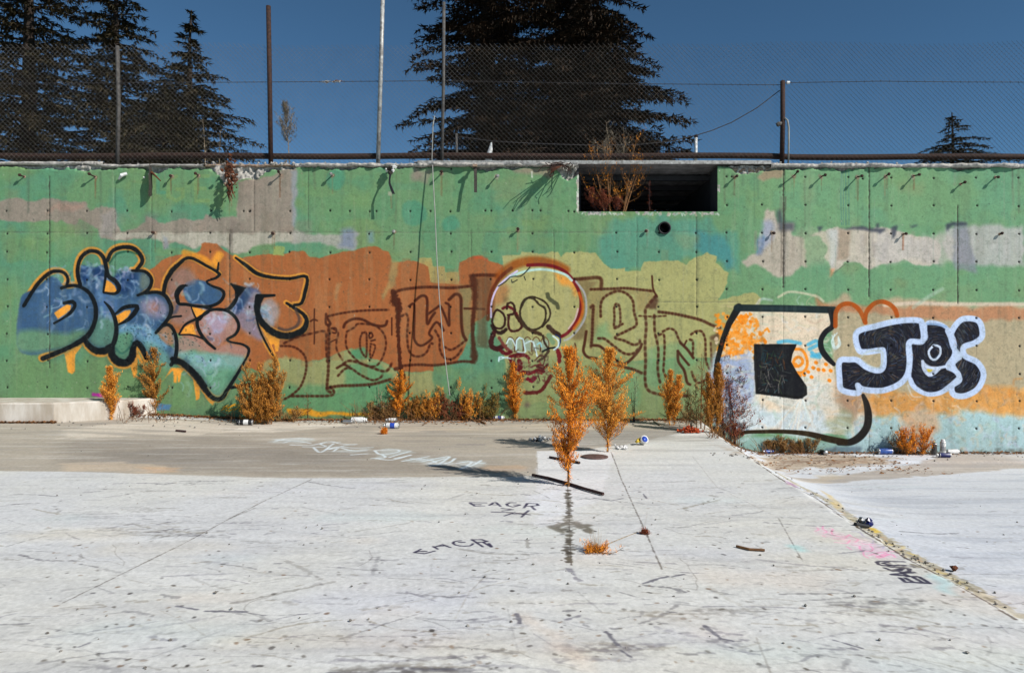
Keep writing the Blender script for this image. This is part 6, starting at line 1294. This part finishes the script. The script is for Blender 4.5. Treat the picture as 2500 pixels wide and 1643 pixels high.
can('small blue can half hidden in straw under the window shape', 1874, 1107, 10, 'blue', 'blue', s=.8)
can('black can lying at the wall foot below the round black line end', 2010, 1109, 90, 'black', 'black', s=.9)
def crumple(name, label, px, py, w, h, mat, seed, cat, n=60, dark=None):
    rs = random.Random(seed); p = floor_pt(px, py); sc = F/p.y; root = empty(name, p, label, cat); mb = MB(); md = MB()
    for i in range(n):
        q = p+Vector((rs.gauss(0, .3)*w/sc, rs.gauss(0, .03), abs(rs.gauss(0, .35))*h/sc+.006)); (mb if rs.random() < .75 or not dark else md).rock(q, rs.uniform(.010, .026), rs)
    tag(mb.build(name+'_body', M[mat], root), kind='stuff')
    if dark: tag(md.build(name+'_dark_fold', M[dark], root), kind='stuff')
crumple('crushed_foil', 'crumpled silver film lying in the shadow of the tall weed', 1318, 1076, 34, 12, 'bag', 5, 'litter', 50, 'black')
crumple('crushed_paper', 'crumpled white scrap beside the tipped blue-lidded cup', 1519, 1096, 24, 9, 'white', 6, 'litter', 40)
crumple('red_cloth', 'orange red bundled cloth on the floor by the corner weeds', 1686, 1056, 42, 14, 'redrag', 7, 'cloth', 90)
crumple('crushed_can', 'crushed silver drink can lying on the broken floor ridge', 2115, 1280, 12, 12, 'chrome', 8, 'can', 26, 'navy')
# tipped cup with blue inside
cp = floor_pt(1572, 1086); cu = empty('tipped_cup', cp, 'small tipped can showing its bright blue end beside white scraps', 'cup')
m = Matrix.Translation(cp+Vector((0, 0, .055))) @ Matrix.Rotation(math.radians(20), 4, 'Z') @ Matrix.Rotation(math.radians(62), 4, 'X')
mb = MB(); mb.lathe([(.04, -.05), (.045, .0), (.046, .02)], 18, m); mb.build('cup_side', M['white'], cu, True)
mb = MB(); mb.lathe([(.033, .018), (.033, .0225)], 18, m); mb.build('cup_base', M['bluecan'], cu, True)
mb = MB()
for i in range(8): mb.rock(cp+Vector((-.06+R.gauss(0, .02), R.gauss(0, .02), .03+abs(R.gauss(0, .02)))), .018, R)
tag(mb.build('cup_paper', M['yellow'], cu), kind='stuff')
# lid
lp = floor_pt(1452, 1116.5); mb = MB(); mb.lathe([(.125, 0), (.13, .004), (.13, .012), (.12, .015)], 30, Matrix.Translation(lp)); lo = mb.build('drain_cover', M['drain'], None, True); tag(lo, 'flat round rusty lid on the pale floor between the two tall weeds', 'drain cover')
def bar(name, label, pts, r, mat, cat='stick', flat=.6):
    P3 = [floor_pt(*p)+Vector((0, 0, r*1.1)) for p in pts]; mb = MB(); mb.tube(P3, r, 6, jit=.1); mb.v = [tuple(v) for v in mb.v]; o = mb.build(name, M[mat]); tag(o, label, cat); return o
bar('metal_bar', 'long dark curved bar lying across the foot of the tall free weed', [(1300,1163),(1340,1171),(1387,1184),(1430,1198),(1473,1210)], .012, 'twig', 'bar')
bar('metal_bar', 'short dark bar on the floor behind the tall free weed', [(1342,1119),(1380,1126),(1415,1133)], .012, 'twig', 'bar')
bar('wood_stick', 'short brown stick on the open floor right of the orange tuft', [(1798,1336),(1830,1344),(1867,1346)], .007, 'stem', 'stick')
bar('wood_stick', 'small dark stick on the brown slab left of the big bush', [(430,1054),(453,1056)], .014, 'twig', 'stick')
bar('dark_scrap', 'small dark flat strip sticking out under the crushed drink can', [(2088,1284),(2120,1290)], .012, 'black', 'scrap')
bar('wood_stick', 'pale leaning stick among the weeds left of the middle cans', [(835,1022),(868,1030)], .007, 'stem_pale', 'stick')
bar('wood_stick', 'bent brown branch lying below the olive bush', [(1130,1026),(1170,1030),(1185,1036)], .012, 'stem', 'stick')
bar('wood_stick', 'pale twig at the wall foot right of the second tall weed', [(1596,1030),(1606,1036),(1612,1040)], .009, 'stem_pale', 'stick')
bar('wood_stick', 'thin twig lying from the orange tuft to the crack sprig', [(1476,1332),(1520,1314),(1556,1300)], .0025, 'stem_pale', 'stick')
bp = floor_pt(2328, 1394); mb = MB(); mb.rock(bp+Vector((0, 0, .015)), .02, R); mb.rock(bp+Vector((.01, 0, .018)), .016, R); tag(mb.build('red_pebble', M['rust_red']), 'small dark red lump beside the floor ridge at the right edge', 'pebble')
# sprawling dry sticks through the weeds at the wall foot, and leaf litter: nobody could count it
mb = MB(); rl = random.Random(21)
for i in range(520):
    z_ = rl.choice([(900,1250),(560,720),(280,430),(1640,1810),(1850,2000),(2160,2280),(900,1200),(860,960),(1680,1800)]); x = rl.uniform(*z_); p = floor_pt(x, rl.uniform(1016, 1034) if x < 1730 else rl.uniform(1104, 1110) if x > 1830 else rl.uniform(1056, 1072)); p.y = min(p.y, YW-.06)
    a = rl.uniform(-1, 1); L = rl.uniform(.06, .38); e = p+Vector((math.cos(a*1.5+1.57*(1-abs(a)))*L*rl.choice([-1, 1]), rl.uniform(-.12, .06), abs(math.sin(a*2))*L*.75+.01)); mid_ = (p+e)/2+Vector((0, 0, rl.uniform(0, .05))); e.y = min(e.y, YW-.03)
    mb.tube([p+Vector((0, 0, .004)), mid_, e], [.0035, .003, .0015], 3, cap=False)
tag(mb.build('dead_stalks', M['stem']), 'tangle of broken dry stalks along the foot of the wall', 'dry stalks', kind='stuff')
Vs = []; Q = []; rs = np.random.RandomState(9)
for i in range(9500):
    r_ = rs.rand()
    if r_ < .75:
        x = rs.uniform(-7.5, 2.5); y = YW-.02-abs(rs.normal(0, .05)) if rs.rand() < .8 else YW-abs(rs.normal(0, .22))
        if x > -2.6 and x < -0.3 and rs.rand() < .25: y = YW-abs(rs.normal(0, .25))
    elif r_ < .95: x = rs.uniform(2.6, 8); y = YW-.02-abs(rs.normal(0, .07))
    else: x = rs.uniform(2.5, 5.2); y = rs.uniform(8.2, 9.7)
    if x < -4.9: y = min(y, 9.12+ (x+5.95)*.03)-abs(rs.normal(0, .02)) if x < -5.9 else y
    z = float(floor_z(x, y))+.004+abs(rs.normal(0, .008)); a = rs.uniform(0, 6.28); l = rs.uniform(.008, .04); w = rs.uniform(.003, .014)
    c = np.array([x, y, z]); d = np.array([math.cos(a)*l, math.sin(a)*l, rs.uniform(-.004, .012)]); n_ = np.array([-math.sin(a)*w, math.cos(a)*w, rs.uniform(-.003, .006)]); i0 = len(Vs); Vs += [c-n_, c+n_, c+d+n_, c+d-n_]; Q.append((i0, i0+1, i0+2, i0+3))
tag(np_mesh('leaf_litter', Vs, Q, M['litter']), 'brown leaf litter gathered along the foot of the wall', 'leaf litter', kind='stuff')
mb = MB(); rg = random.Random(33)
for i in range(560):
    k = rg.random()
    if k < .22: t = rg.uniform(.2, len(RG)-1.2); j = int(t); f = t-j; x = RG[j][0]*(1-f)+RG[j+1][0]*f+7; y = RG[j][1]*(1-f)+RG[j+1][1]*f-3; p = floor_pt(x+rg.gauss(0, 8), y+rg.gauss(0, 3)); r = rg.uniform(.002, .010)
    elif k < .8: x = rg.uniform(-100, 2600); p = floor_pt(x, (1026 if x < 1730 else 1106)+abs(rg.gauss(0, 8))); p.y = min(p.y, YW-.02); r = rg.uniform(.004, .014)
    else: p = floor_pt(rg.uniform(100, 2500), rg.uniform(1060, 1640)); r = rg.uniform(.003, .008)
    p.z = float(floor_z(p.x, p.y)); mb.rock(p+Vector((0, 0, r*.4)), r, rg)
tag(mb.build('grit', M['grit']), 'loose grit and crumbs of concrete on the floor', 'grit', kind='stuff')
# crumbs on the wall rim
mb = MB()
for i in range(420):
    x = rg.uniform(-200, 2700)
    if 1010 < x < 1885: continue
    if rg.random() < .55: x = rg.choice([rg.uniform(150, 260), rg.uniform(540, 720), rg.uniform(660, 700)])
    q = wp(x, 0, 0); mb.rock((q.x, YW+rg.uniform(-.03, .25), Zt(400)+rg.uniform(-.01, .012)), rg.uniform(.008, .026), rg)
tag(mb.build('rim_rubble', M['broken']), 'crumbled concrete lying along the top of the wall', 'rubble', kind='stuff')

tb = floor_pt(1455, 1349); mb = MB(); rt = random.Random(8)
for i in range(34):
    a = rt.uniform(0, 6.28); rr = rt.uniform(.01, .05); mb.tube([tb+Vector((math.cos(a)*rr*.3, math.sin(a)*rr*.3, 0)), tb+Vector((math.cos(a)*rr, math.sin(a)*rr, rt.uniform(.03, .13)))], [.0012, .0005], 3, cap=False)
tuft = [o for o in S.objects if o.name.startswith('grass_tuft') and o.parent is None][0]
sp2 = mb.build('dry_blades', M['stem_pale'], tuft); tag(sp2, kind='stuff')
